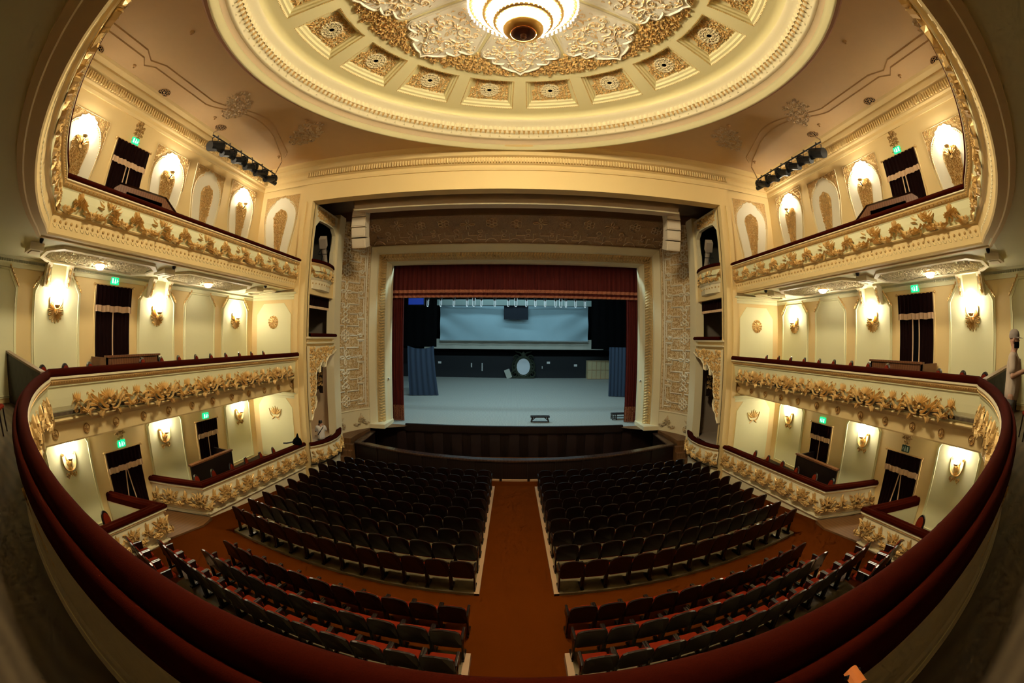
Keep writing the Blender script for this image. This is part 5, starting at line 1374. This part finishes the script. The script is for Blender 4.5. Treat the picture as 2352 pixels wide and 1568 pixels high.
# ---- doors, curtains and exit signs ------------------------------------
def door(s, y0, y1, z0, z1, n, lab, sign, tilt=0.0, gapped=0.03, dz=0.0):
    w = y1 - y0; yc = (y0 + y1) / 2; MW = wallM(s, yc, z0, 12.3)
    d = root('door_%d' % n, (s * 12.3, yc, z0), kind='structure')
    mb = MB(); mb.box(-w / 2, w / 2, 0, z1 - z0 - .05, -.02, .012); ob('opening', mb, M_BLACK, d, MW)
    for k in (-1, 1): mb = MB(); mb.box(*sorted((k * (w / 2 + .07), k * w / 2)), 0, z1 - z0 + .02, 0, .05); ob('architrave', mb, M_WALL, d, MW)
    c = root('door_curtain', (s * 12.2, yc, z0), lab, 'curtain', 'fringed door curtains')
    h = z1 - z0; vh = .62 if h > 2.5 else .5
    mb = MB(); mb.grid(lambda a, b: (-w / 2 - .04 + (w + .08) * a, h - vh + vh * b, .10 + .02 * math.sin(2 * PI * 9 * a)), 54, 1); ob('valance', mb, M_DOORC, c, MW)
    mb = MB(); mb.grid(lambda a, b: (-w / 2 - .04 + (w + .08) * a, h - vh - .17 + .01 * math.sin(23 * a) + .19 * b, .115 + .022 * math.sin(2 * PI * 9 * a)), 54, 1); ob('fringe', mb, M_FRINGE, c, MW)
    for k in (-1, 1):
        mb = MB(); mb.grid(lambda a, b: (k * (gapped / 2 + (w / 2 - gapped / 2) * a + tilt * (1 - b) * (1 - a)), (h - vh) * b, .06 + .022 * math.sin(2 * PI * 4.5 * a)), 27, 4); e = ob('drape', mb, M_DOORC, c, MW)
        if (k < 0) or gapped > .05:
            mb = MB(); mb.grid(lambda a, b: (k * (gapped / 2 + tilt * (1 - b)) + (.05 * a - .025), (h - vh - .1) * b, .09), 1, 6); ob('edge_braid', mb, M_FRINGE, e, MW)
    mb = MB(); mb.tube([(-w / 2 - .1, h + .01, .08), (w / 2 + .1, h + .01, .08)], .022, 6)
    for k in (-1, 1): mb.sphere((k * (w / 2 + .12), h + .01, .08), .05, 6, 4)
    ob('curtain_rod', mb, M_OGOLD, c, MW)
    if sign:
        sg = root('exit_sign', (s * 12.2, yc, z1 + .1), lab.replace('dark fringed curtain in', '%s exit sign above' % ('lit green' if sign == 1 else 'unlit dark green')), 'exit sign', 'exit signs')
        MS = wallM(s, yc, z1 + .06, 12.3)
        mb = MB(); mb.box(-.17, .17, 0, .22, 0, .08); ob('case', mb, M_SIGN if sign == 1 else M_SIGNOFF, sg, MS)
        mb = MB(); mg = M_SIGNW if sign == 1 else M_SIGNOFFW
        mb.box(-.14, -.08, .03, .18, .081, .085)                                                    # door leaf
        mb.box(.0, .025, .15, .185, .081, .085); mb.box(-.015, .03, .09, .145, .081, .085); mb.box(-.03, .0, .03, .09, .081, .085); mb.box(.02, .05, .03, .085, .081, .085)   # running figure
        mb.box(.09, .11, .05, .16, .081, .085); mb.box(.105, .135, .09, .12, .081, .085)              # arrow
        ob('pictogram', mb, mg, sg, MS)
dn = 0
for s in (-1, 1):
    L = SIDE[s]
    for (y0, y1, z0, z1, lab, sign, tl, gp) in ((6.5, 8.08, 4.35, 7.42, 'dark fringed curtain in the %s middle balcony doorway' % L, 1, 0, .03 if s < 0 else .3),
            (6.1, 7.72, 8.9, 11.98, 'dark fringed curtain in the %s upper gallery doorway' % L, 1, .05, .16),
            (6.55, 8.15, .05, 2.42, 'dark fringed curtain in the %s stalls doorway between the side boxes' % L, 1 if s < 0 else 2, .25, .06),
            (11.55, 12.8, .3, 2.62, 'dark fringed curtain in the %s stalls box doorway nearer the stage' % L, 1, 0, .03)):
        dn += 1; door(s, y0, y1, z0, z1, dn, lab, sign, tl, gp)

# ---- ceiling: outlined fields, stucco sprays, vents, sprinklers ----------
CEILM = Matrix(((1, 0, 0, 0), (0, 1, 0, 0), (0, 0, -1, ZC), (0, 0, 0, 1)))
for s in (-1, 1):
    mb = MB()
    for off in (0, .38):
        x = 10.6 - off
        mb.stroke([(s * x, -1 + off), (s * x, 4.9 - off * .5), (s * (x + .3), 5.2), (s * (x + .05), 5.6 + off * .6), (s * x, 8.6)], .06, .06, .035)
        mb.stroke([(s * p[0], p[1]) for p in bez((x, 8.6), (x - .3, 9.6), (x - 1.6, 9.9 + off), (x - 1.0, 12.2 - off), 14)], .06, .06, .035)
        mb.stroke([(s * (x - 1.0), 12.2 - off), (s * (x - .4), 13.8), (s * (x - .0), 14.6 - off)], .06, .06, .035)
    ob('stucco_line', mb, M_CEIL, ceiling, CEILM)
    for (cx, cy, rr) in ((9.6, 9.4, 1.0), (8.2, 12.6, 1.1), (9.6, 2.2, .9)):
        mb = MB(); scrollfield(mb, s * cx - rr, s * cx + rr, cy - rr, cy + rr, .3, .05, lambda x, y: ((x - s * cx) * .8 + (y - cy) * .6 * s) ** 2 / rr ** 2 + ((x - s * cx) * -.6 * s + (y - cy) * .8) ** 2 / (rr * .5) ** 2 < 1, 41, .22, 4)
        ob('stucco_spray', mb, mat('stucco', (.74, .58, .38), .75), ceiling, CEILM)
    for q, (x, y) in enumerate(((11.6, 3.25), (11.45, 6.95), (11.2, 10.4))):
        v = root('ceiling_vent', (s * x, y, ZC), 'round pierced vent in the %s ceiling, %s' % (SIDE[s], POSN[q]), 'vent', 'round ceiling vents')
        mb = MB()
        for k in range(8): a = k * PI / 4; mb.stroke(spiral(.17 * math.cos(a), .17 * math.sin(a), .06, .06, 0, 1, 8), .03, .03, .03)
        mb.stroke(spiral(0, 0, .26, .26, 0, 1, 20), .03, .03, .02); mb.boss(0, 0, .06, .03); ob('grille', mb, M_CEIL, v, T(s * x, y, 0) @ CEILM)
        mb = MB(); mb.prism([(.26 * math.cos(2 * PI * k / 16), .26 * math.sin(2 * PI * k / 16)) for k in range(16)], .002, .008); ob('dark_opening', mb, M_BLACK, v, T(s * x, y, 0) @ CEILM)
    for q, (x, y) in enumerate(((11.2, 4.95), (10.9, 9.6), (8.5, 5.1), (7.7, 11.6), (10.4, 14.0))):
        mb = MB(); mb.lathe([(.08, 0), (.07, -.05), (.03, -.07), (.03, -.12), (0, -.12)], 10)
        ob('ceiling_detector', mb, M_CEIL, None, T(s * x, y, ZC), 'small ceiling detector on the %s of the hall, %s from the camera' % (SIDE[s], ORD[[1, 3, 2, 4, 5][q]]), 'detector', 'ceiling detectors')
    # lighting bar with spotlights slung from the ceiling
    lb = root('lighting_bar', (s * 10.8, 12.2, 12.8), 'black bar of stage spotlights slung from the %s of the ceiling' % SIDE[s], 'lighting bar', 'ceiling lighting bars')
    y0, y1, z = 9.7, 14.5, 13.05
    for pth in ([(s * 11.1, 10.45, ZC), (s * 10.8, y0, z + .1), (s * 10.8, y0, z)], [(s * 10.8, y1, z), (s * 10.8, y1 + .1, z + .3), (s * 10.6, y1 + .1, ZC)]): mb = MB(); mb.tube(pth, .025, 6); ob('hanger', mb, M_TAN, lb)
    mb = MB(); mb.tube([(s * 10.8, y0, z), (s * 10.8, y1, z + .12)], .03, 8); ob('bar', mb, M_BLACKM, lb)
    mb = MB(); mb.tube([(s * 10.78, y0 - .05, z - .4), (s * 10.78, y1 + .15, z - .3)], .10, 8); ob('spot_row_spine', mb, M_BLACKM, lb)
    for k in range(6):
        y = y0 + .25 + k * .82; zz = z - .38 + .12 * k / 6
        mb = MB(); M = T(s * 10.75, y, zz) @ Matrix.Rotation(.35, 4, 'X')
        mb.tube([(0, -.34, 0), (0, .28, 0)], .15 if k else .2, 10); e = ob('spotlight', mb, M_BLACKM, lb, M)
        mb = MB(); mb.tube([(-.16, 0, 0), (-.16, 0, .36), (.16, 0, .36), (.16, 0, 0)], .022, 5); ob('yoke', mb, M_BLACKM, e, M)
        mb = MB(); mb.lathe([(.16, 0), (.2, .02), (.2, .16), (.17, .16)], 10); ob('hood', mb, M_BLACKM, e, M @ T(0, .27, 0) @ Matrix.Rotation(-PI / 2, 4, 'X'))
# ================================================================ STALLS SEATS
def seat_proto():
    r = root('theatre_seat', (0, 0, 0), 'x', 'seat', 'rows of red stalls seats')
    w = .272
    out = [(-w, .40), (w, .40), (w, .78), (w * .93, .86), (w * .72, .915), (w * .36, .945), (0, .955), (-w * .36, .945), (-w * .72, .915), (-w * .93, .86), (-w, .78)]
    def backpt(x, z, d): return (x, -.03 - .22 * (z - .4) + d - .10 * (x / w) ** 2 * -.35, z)
    mb = MB(); n = len(out)
    mb.v += [backpt(x, z, -.03) for x, z in out] + [backpt(x, z, .015) for x, z in out]
    mb.f += [tuple(range(n)), tuple(range(2 * n - 1, n - 1, -1))] + [(i, n + i, n + (i + 1) % n, (i + 1) % n) for i in range(n)]
    ob('backrest', mb, M_SEATWOOD, r, I4)
    mb = MB(); ins = [(x * .86, .45 + (z - .4) * .86) for x, z in out]
    mb.v += [backpt(x, z, .012) for x, z in ins] + [backpt(x * .92, z, .06) for x, z in ins]
    mb.f += [tuple(range(2 * n - 1, n - 1, -1))] + [(i, n + i, n + (i + 1) % n, (i + 1) % n) for i in range(n)]
    ob('back_cushion', mb, M_SEATRED, r, I4)
    mb = MB(); mb.bevbox(-.235, .235, .0, .46, .36, .46, .03); ob('seat_cushion', mb, M_SEATRED, r, I4)
    for s in (-1, 1):
        mb = MB(); x = s * .265
        mb.bevbox(x - .025, x + .025, -.03, .36, .60, .645, .012); ob('armrest', mb, M_SEATWOOD, r, I4)
        mb = MB(); mb.box(x - .018, x + .018, .0, .1, .0, .61); mb.box(x - .018, x + .018, -.05, .3, .0, .05); mb.box(x - .018, x + .018, -.05, .34, .42, .60); ob('leg', mb, M_SEATWOOD, r, I4)
    return r
seat = seat_proto(); KIDS[seat.name] = [(c, list(c.children)) for c in seat.children]
first = [True]
def put_seat(x, y, z, label):
    M = T(x, y, z) @ RZ(math.atan(x / 34))
    if first[0]:
        first[0] = False; seat.matrix_basis = M; seat['label'] = label; return seat
    return clone(seat, M, label)
stuff = MB()
SP0, X0 = .574, 1.24
for s in (-1, 1):
    for k in range(10):
        Y0 = 7.98 + .895 * k
        for j in range(13 if k < 9 else 12):
            x = s * (X0 + SP0 * j); y = Y0 + x * x / 68; z = zf(y) + .05
            if k == 9:
                M = T(x, y, z) @ RZ(math.atan(x / 34))
                for c, _ in KIDS[seat.name]:
                    b = len(stuff.v); stuff.add([v.co[:] for v in c.data.vertices], [tuple(p.vertices) for p in c.data.polygons]); stuff.xf(M, b)
            else:
                put_seat(x, y, z, 'dark red seat, %s from the aisle, %s row before the cross aisle, %s block' % (ORD[j + 1], ORD[k + 1], SIDE[s]))
    for k, (Y0, n, z, j0) in enumerate(((6.30, 11, 0.0, 0), (5.38, 11, .15, 0), (4.52, 13, .30, 0), (3.66, 14, .45, 11))):
        for j in range(j0, n):
            x = s * (X0 + SP0 * j); y = Y0 + x * x / 68
            put_seat(x, y, z, 'dark red seat, %s from the aisle, %s row behind the cross aisle, %s block' % (ORD[j + 1], ORD[k + 1], SIDE[s]))
ob('front_row_seats', stuff, M_SEATWOOD, None, None, 'front row of dark stalls seats facing the orchestra pit rail', 'seats', None, 'stuff')
# pale boards and a crate of bottles left on the rear steps
for s in (-1, 1):
    mb = MB(); mb.obox(T(s * 7.6, 5.9, .25) @ RZ(s * .5) @ Matrix.Rotation(-.25, 4, 'X'), .55, .9, .03); ob('loose_board', mb, M_EDGE, None, None, 'pale loose board leaning by the second rear row, %s end' % SIDE[s], 'board', 'pale boards by the rear rows')
mb = MB()
bt = root('plastic_bag', (-6.2, 5.75, .2), 'clear plastic bag glinting under the left rear seats', 'bag')
mb.grid(lambda a, b: (-6.35 + .3 * a, 5.75 + .12 * b, .2 + .16 * math.sin(PI * a) * math.sin(PI * b) + .03 * math.sin(17 * a + 11 * b)), 8, 6); ob('film', mb, M_CHROME, bt, smooth=True)
mb = MB(); mb.tube([(-6.2, 5.8, .33), (-6.2, 5.82, .38)], .02, 5); ob('knot', mb, M_CHROME, bt)

# ================================================================ LOOSE CHAIRS ON THE BALCONIES AND IN THE BOXES
def chair_proto():
    r = root('balcony_chair', (0, 0, 0), 'x', 'chair', 'round backed balcony chairs')
    prof = [(.21 * math.cos(PI * k / 10), .72 + .30 * math.sin(PI * k / 10)) for k in range(11)] + [(-.19, .5), (.19, .5)]
    mb = MB(); mb.prism(prof, -.02, .03); mb.v = [(x, -c - .2 - .2 * (y - .5), y) for x, y, c in mb.v]; ob('backrest', mb, M_SEATWOOD, r, I4)
    mb = MB(); mb.prism([(x * .8, .74 + (y - .74) * .8) for x, y in prof], -.05, -.02); mb.v = [(x, -c - .2 - .2 * (y - .5), y) for x, y, c in mb.v]; ob('back_cushion', mb, M_SEATRED, r, I4)
    mb = MB(); mb.bevbox(-.22, .22, -.2, .24, .42, .48, .03); ob('seat', mb, M_SEATRED, r, I4)
    for x in (-.19, .19):
        for y in (-.19, .2): mb = MB(); mb.tube([(x, y, .43), (x * 1.1, y * 1.15, 0)], .022, 5); ob('leg', mb, M_SEATWOOD, r, I4)
    return r
chair = chair_proto(); KIDS[chair.name] = [(c, list(c.children)) for c in chair.children]
cu = [False]
def put_chair(x, y, z, rz, label, group):
    M = T(x, y, z) @ RZ(rz)
    if not cu[0]: cu[0] = True; chair.matrix_basis = M; chair['label'] = label; chair['group'] = group; return chair
    return clone(chair, M, label, group)
for s in (-1, 1):
    L = SIDE[s]
    for k, y in enumerate((14.55, 13.65, 12.8, 11.92, 11.02, 10.2, 9.3, 8.45, 7.6)):
        put_chair(s * 10.25, y, 4.31, s * (PI / 2) - s * .5, 'dark round chair back behind the %s middle balcony rail, %s from the stage' % (L, ORD[k + 1]), 'chairs behind the middle balcony rail')
    for k, y in enumerate((5.45, 4.55, 3.75)):
        put_chair(s * 10.2, y, 4.27, s * (PI / 2) - s * .5, 'round backed chair behind the %s balcony rail, %s from the partition' % (L, ORD[3 - k]), 'chairs behind the middle balcony rail')
    for k, (y, x) in enumerate(((14.4, 9.95), (13.5, 10.05), (12.55, 10.15), (11.6, 10.2), (10.6, 10.35), (9.75, 10.5))):
        put_chair(s * x, y, .26, s * (PI / 2) - s * .35, 'dark chair in the %s stalls side box, %s from the stage' % (L, ORD[k + 1]), 'chairs in the stalls side boxes')
    for k, (y, x) in enumerate(((5.3, 10.7), (4.5, 10.75))):
        put_chair(s * x, y, .26, s * (PI / 2) - s * .35, 'dark chair in the %s box nearer the camera, %s from the landing' % (L, ORD[k + 1]), 'chairs in the stalls side boxes')
    put_chair(s * 8.6, 1.5, 4.3, s * .5, 'black chair standing at the %s edge of the picture behind the rail' % L, 'chairs at the sides of the camera balcony')
    # sloping partition and stair bulkhead on the middle balcony
    pt = root('wooden_partition', (s * 11, 3.3, 4.3), 'dark partition with a pale sloping cap on the %s middle balcony' % L, 'partition', 'sloping balcony partitions')
    mb = MB(); mb.add([(s * 9.7, 3.38, 4.3), (s * 12.3, 2.9, 4.3), (s * 12.3, 2.9, 5.52), (s * 9.7, 3.38, 5.14), (s * 9.7, 3.30, 4.3), (s * 12.3, 2.82, 4.3), (s * 12.3, 2.82, 5.52), (s * 9.7, 3.30, 5.14)],
                      [(0, 1, 2, 3), (4, 7, 6, 5), (0, 4, 5, 1), (0, 3, 7, 4)]); ob('board', mb, M_DWOOD, pt)
    mb = MB(); mb.add([(s * 9.65, 3.42, 5.14), (s * 12.3, 2.94, 5.52), (s * 12.3, 2.78, 5.52), (s * 9.65, 3.26, 5.14), (s * 9.65, 3.42, 5.19), (s * 12.3, 2.94, 5.57), (s * 12.3, 2.78, 5.57), (s * 9.65, 3.26, 5.19)],
                      [(0, 1, 5, 4), (4, 5, 6, 7), (3, 7, 6, 2), (0, 4, 7, 3)]); ob('cap', mb, mat('cap_wood', (.30, .20, .13), .4), pt)
    bk = root('stair_bulkhead', (s * 11, 7.4, 4.3), 'brown wooden box screening the stair on the %s middle balcony' % L, 'wooden box', 'stair bulkheads')
    mb = MB(); mb.box(*sorted((s * 11.0, s * 11.06)), 6.3, 8.6, 4.3, 5.33); ob('front', mb, M_WOOD, bk)
    for q in (8.54, 6.3): mb = MB(); mb.box(*sorted((s * 11.0, s * 12.2)), q, q + .06, 4.3, 5.33); ob('side', mb, M_WOOD, bk)
    mb = MB(); mb.box(*sorted((s * 10.95, s * 11.1)), 6.25, 8.65, 5.33, 5.39); ob('cap', mb, M_WOOD, bk)
    for q in (6.5, 7.5): mb = MB(); mb.box(*sorted((s * 10.985, s * 11.0)), q, q + .85, 4.5, 5.2); ob('raised_panel', mb, M_WOOD, bk)
    b2 = root('stair_bulkhead', (s * 10.3, 7, 8.2), 'brown wooden bulkhead rising behind the %s upper gallery rail' % L, 'wooden box', 'stair bulkheads')
    mb = MB(); mb.prism([(5.5, 8.2), (8.8, 8.2), (8.8, 9.3), (7.7, 9.92), (5.7, 9.84), (5.5, 9.7)], 0, .06); mb.v = [(s * (10.3 + c), a, b) for a, b, c in mb.v]; ob('side', mb, M_WOOD, b2)
    mb = MB(); mb.add([(s * 10.26, 5.7, 9.88), (s * 10.26, 7.72, 9.96), (s * 11.3, 7.72, 9.96), (s * 11.3, 5.7, 9.88), (s * 10.26, 8.9, 9.32), (s * 11.3, 8.9, 9.32)], [(0, 1, 2, 3), (1, 4, 5, 2)]); ob('top', mb, M_WOOD, b2)
    mb = MB(); mb.prism([(6.0, 9.45), (7.6, 9.5), (7.6, 9.75), (6.0, 9.7)], 0, .015); mb.v = [(s * (10.285 + c * 0), a, b) for a, b, c in mb.v]; ob('raised_panel', mb, M_DWOOD, b2)
# small things near the camera and on the rails
bg = root('black_bag', (-9.55, 15.4, 1.23), 'black pointed bag lying on the left side box rail beside the stage box', 'bag')
mb = MB(); mb.lathe([(.0, 0), (.24, .02), (.26, .12), (.2, .24), (.08, .34), (.03, .5), (0, .52)], 9); mb.v = [(x * 1.0 + .1 * z, y * .6, z) for x, y, z in mb.v]; ob('body', mb, M_BLACK, bg, T(-9.5, 15.35, 1.22), smooth=True)
mb = MB(); mb.tube([(-.2, 0, .1), (-.55, -.1, .03), (-.7, -.12, .02)], .035, 5); ob('strap', mb, M_BLACKM, bg, T(-9.5, 15.35, 1.22))
cv = root('beige_panel', (-.6, .3, 4.4), 'pale beige padded panel fixed inside the balcony rail by the camera', 'panel')
def rail_in(x): return 17.0 - math.sqrt(16.4 ** 2 - x * x) - .225
mb = MB(); mb.grid(lambda a, b: (-.92 + .75 * a, rail_in(-.92 + .75 * a) - .02, 4.38 + .63 * b), 8, 2); mb.grid(lambda a, b: (-.92 + .75 * a, rail_in(-.92 + .75 * a) - .02 + .05 * b, 5.01 + .01 * b), 8, 1); ob('cover', mb, mat('beige_vinyl', (.42, .35, .24), .6), cv)
mb = MB(); mb.box(-.935, -.915, .36, .42, 4.38, 5.01); ob('piping', mb, M_BLACK, cv)
oc = root('orange_strap', (.62, .3, 5.1), 'bright orange strap end lying on the balcony rail at the bottom edge', 'strap')
mb = MB(); mb.grid(lambda a, b: (.585 + .05 * a, .30 + .06 * b, 5.165 + .015 * math.sin(PI * a) + .01 * b), 6, 4); ob('webbing', mb, mat('orange_plastic', (.75, .2, .03), .5), oc)
mb = MB(); mb.tube([(.585, .345, 5.172), (.635, .345, 5.172)], .008, 5); ob('buckle', mb, M_BLACKM, oc)
# ================================================================ PEOPLE
def skin(name, pts, edges, mats, parent, M, vox=.016):
    """pts: {key: (x,y,z,rx,ry)}; ellipsoid joints joined by lofted elliptical limbs, fused into one continuous surface"""
    mb = MB()
    def rr(k): p = pts[k]; return p[3], (p[4] if len(p) > 4 else p[3])
    for k, p in pts.items():
        rx, ry = rr(k); b = len(mb.v); mb.sphere((0, 0, 0), 1, 12, 8)
        for i in range(b, len(mb.v)): x, y, z = mb.v[i]; mb.v[i] = (p[0] + x * rx, p[1] + y * ry, p[2] + z * min(rx, ry))
    for a, c in edges:
        A, B = Vector(pts[a][:3]), Vector(pts[c][:3]); (ax, ay), (bx, by) = rr(a), rr(c); t = (B - A).normalized()
        u = Vector((1, 0, 0)); u = (u - t * u.dot(t))
        if u.length < .3: u = Vector((0, 1, 0)); u = u - t * u.dot(t); ax, ay, bx, by = ay, ax, by, bx
        u.normalize(); v = t.cross(u); b = len(mb.v); n = 12
        for C_, rx, ry in ((A, ax, ay), (B, bx, by)):
            for k in range(n): g = 2 * PI * k / n; mb.v.append(tuple(C_ + u * (rx * math.cos(g)) + v * (ry * math.sin(g))))
        mb.f += [(b + k, b + (k + 1) % n, b + n + (k + 1) % n, b + n + k) for k in range(n)] + [tuple(b + k for k in range(n - 1, -1, -1)), tuple(b + n + k for k in range(n))]
    me = mesh(mb, name); o = bpy.data.objects.new(name + '_tmp', me); COL.objects.link(o)
    rm = o.modifiers.new('remesh', 'REMESH'); rm.mode = 'VOXEL'; rm.voxel_size = vox; rm.use_smooth_shade = True
    sm = o.modifiers.new('smooth', 'SMOOTH'); sm.factor = .5; sm.iterations = 3
    ev = o.evaluated_get(bpy.context.evaluated_depsgraph_get()); new = bpy.data.meshes.new_from_object(ev); bpy.data.objects.remove(o, do_unlink=True)
    new.name = name; new.materials.clear(); new.materials.append(mats)
    return ob(name, new, None, parent, M)
def person(loc, rz, label, shirt, trousers, armpose, cap=False, mask=False, sc=1.0, strap=False):
    """local frame: +y is where the person faces, x to the person's right"""
    r = root('person', (0, 0, 0), label, 'person', M=T(*loc) @ RZ(rz)); M = T(*loc) @ RZ(rz) @ Matrix.Scale(sc, 4)
    P = {'pel': (0, 0, .96, .15, .11), 'waist': (0, .0, 1.10, .14, .10), 'chest': (0, .0, 1.30, .165, .115), 'neckb': (0, -.01, 1.47, .085, .08), 'neck': (0, .0, 1.53, .066), 'headb': (0, .02, 1.595, .074, .09), 'head': (0, .01, 1.675, .084, .108), 'top': (0, -.005, 1.73, .07, .09)}
    E_ = [('pel', 'waist'), ('waist', 'chest'), ('chest', 'neckb'), ('neckb', 'neck'), ('neck', 'headb'), ('headb', 'head'), ('head', 'top')]
    for s, n in ((-1, 'l'), (1, 'r')):
        el, wr, hd = armpose[n]
        P['sh' + n] = (s * .17, -.01, 1.42, .062); P['el' + n] = (*el, .045); P['wr' + n] = (*wr, .030); P['hd' + n] = (*hd, .038, .02)
        E_ += [('chest', 'sh' + n), ('sh' + n, 'el' + n), ('el' + n, 'wr' + n), ('wr' + n, 'hd' + n)]
        hv, wv = Vector(hd), Vector(wr); d = (hv - wv).normalized(); sd = d.cross(Vector((0, 0, 1))).normalized()
        if sd.length < .1: sd = Vector((1, 0, 0))
        for q in range(4):
            b0 = hv + sd * (.027 - .018 * q) + d * .015; Lf = (.055, .065, .06, .045)[q]; b1 = b0 + d * Lf * .6; b2 = b1 + (d * .6 + Vector((0, 0, -.8))) * Lf * .6
            P['f%d%s' % (q, n)] = (*b1, .0095); P['g%d%s' % (q, n)] = (*b2, .008); E_ += [('hd' + n, 'f%d%s' % (q, n)), ('f%d%s' % (q, n), 'g%d%s' % (q, n))]
        t1 = wv + (hv - wv) * .5 + sd * .045; t2 = t1 + d * .045 + Vector((0, 0, .01)); P['t0' + n] = (*t1, .0115); P['t1' + n] = (*t2, .009); E_ += [('hd' + n, 't0' + n), ('t0' + n, 't1' + n)]
        P['hip' + n] = (s * .095, 0, .90, .095); P['kn' + n] = (s * .10, .02, .50, .06); P['an' + n] = (s * .105, -.02, .09, .04); P['toe' + n] = (s * .12, .13, .035, .04, .03)
        E_ += [('pel', 'hip' + n), ('hip' + n, 'kn' + n), ('kn' + n, 'an' + n), ('an' + n, 'toe' + n)]
    body = skin('body', P, E_, M_SKIN, r, M, .008)
    # clothes follow the body, a little wider
    S = {'hem': (0, .0, .92, .185, .165), 'waist': (0, .015, 1.08, .185, .175), 'chest': (0, .01, 1.30, .20, .165), 'col': (0, -.005, 1.445, .10, .085), 'nk': (0, 0, 1.475, .075, .07)}
    F = [('hem', 'waist'), ('waist', 'chest'), ('chest', 'col'), ('col', 'nk')]
    for s, n in ((-1, 'l'), (1, 'r')):
        el = Vector(armpose[n][0]); sh = Vector((s * .175, -.01, 1.42)); mid = sh + (el - sh) * .62
        S['sh' + n] = (*sh, .092); S['sl' + n] = (*mid, .085); F += [('chest', 'sh' + n), ('sh' + n, 'sl' + n)]
    skin('shirt', S, F, shirt, r, M)
    Tt = {'pel': (0, 0, .93, .175, .15), 'pb': (0, 0, .86, .16, .145)}; G = [('pel', 'pb')]
    for s, n in ((-1, 'l'), (1, 'r')):
        Tt['h' + n] = (s * .10, 0, .80, .105); Tt['k' + n] = (s * .105, .02, .48, .082); Tt['a' + n] = (s * .11, -.01, .08, .072); G += [('pb', 'h' + n), ('h' + n, 'k' + n), ('k' + n, 'a' + n)]
    skin('trousers', Tt, G, trousers, r, M)
    for s in (-1, 1):
        mb = MB(); mb.bevbox(s * .12 - .05, s * .12 + .05, -.09, .2, 0, .085, .02); ob('shoe', mb, M_BLACKM, r, M)
        mb = MB(); mb.sphere((s * .079, .0, 1.665), .03, 6, 5, 1.3); ob('ear', mb, M_SKIN, body, M)
        mb = MB(); mb.sphere((s * .032, .100, 1.685), .012, 6, 5); ob('eye', mb, M_BLACKM, body, M)
    mb = MB(); mb.add([(-.014, .10, 1.65), (.014, .10, 1.65), (0, .10, 1.69), (0, .135, 1.652)], [(0, 3, 2), (3, 1, 2), (0, 1, 3)]); ob('nose', mb, M_SKIN, body, M)
    mb = MB(); mb.box(-.024, .024, .098, .106, 1.618, 1.626); ob('mouth', mb, mat('lips', (.35, .13, .1), .5), body, M)
    # hair: a shell over the skull
    if not cap: mb = MB(); mb.grid(lambda a, b: ((.092 + .004 * b) * math.sin(PI * (.08 + .5 * (1 - b))) * math.cos(PI * (-.12 + 1.24 * a) + PI) * 1.0, -.012 - .116 * math.sin(PI * (.08 + .5 * (1 - b))) * math.sin(PI * (-.12 + 1.24 * a)), 1.66 + .115 * math.cos(PI * (.02 + .55 * (1 - b)))), 16, 8); ob('hair', mb, M_HAIR, r, M, smooth=True)
    if cap:
        c = MB(); c.lathe([(.106, 1.695), (.106, 1.74), (.094, 1.785), (.055, 1.815), (0, 1.823)], 18); c.v = [(x * .92, y * 1.1 + .005, z) for x, y, z in c.v]; k = ob('cap', c, M_CAP, r, M, smooth=True)
        c = MB(); c.grid(lambda a, b: (.085 * math.cos(PI * a), .06 + .12 * b * math.sin(PI * a) + .03 * math.sin(PI * a), 1.712 - .02 * b), 12, 3); ob('brim', c, M_CAP, k, M, smooth=True)
    if mask:
        c = MB(); c.grid(lambda a, b: (.084 * math.sin(PI * (a - .5)), .012 + .105 * math.cos(PI * (a - .5)) * (1 - .25 * (b - .6) ** 2), 1.555 + .09 * b), 12, 4); ob('face_mask', c, M_BLACK, r, M, smooth=True)
    if strap:
        c = MB(); c.tube([(-.17, -.1, 1.05), (-.05, -.165, 1.22), (.1, -.13, 1.42), (.13, .0, 1.5), (.08, .14, 1.4)], .022, 5); ob('camera_strap', c, M_BLACK, r, M)
    return r, M
# man on the balcony, right edge: cap, mask, forearm raised
person((6.82, 1.72, 4.3), PI + .12, 'man in a grey cap, black face mask and beige t-shirt standing on the balcony', M_TSHIRT, M_JEANS,
       {'r': ((.26, .02, 1.18), (.16, .27, 1.26), (.10, .36, 1.30)), 'l': ((-.26, .02, 1.18), (-.14, .27, 1.24), (-.08, .36, 1.28))}, cap=True, mask=True)
# photographer in the left stage box, seen from behind
pr, PM = person((-9.25, 17.35, .22), .5, 'photographer in a white shirt raising a camera in the left stage box', M_WSHIRT, M_JEANS,
       {'r': ((.27, .05, 1.22), (.13, .25, 1.42), (.09, .30, 1.52)), 'l': ((-.26, .08, 1.2), (-.12, .27, 1.40), (-.07, .31, 1.50))}, strap=True)
cmr = root('photo_camera', (-9.4, 17.7, 1.7), 'black camera with long lens held up by the photographer in white', 'camera')
mb = MB(); mb.box(-.08, .08, .24, .33, 1.56, 1.68); mb.box(-.03, .03, .25, .31, 1.68, 1.72); ob('body', mb, M_BLACKM, cmr, PM)
mb = MB(); mb.tube([(0, .33, 1.62), (0, .52, 1.62)], .045, 10); ob('lens', mb, M_BLACKM, cmr, PM)
bpy.context.view_layer.update()
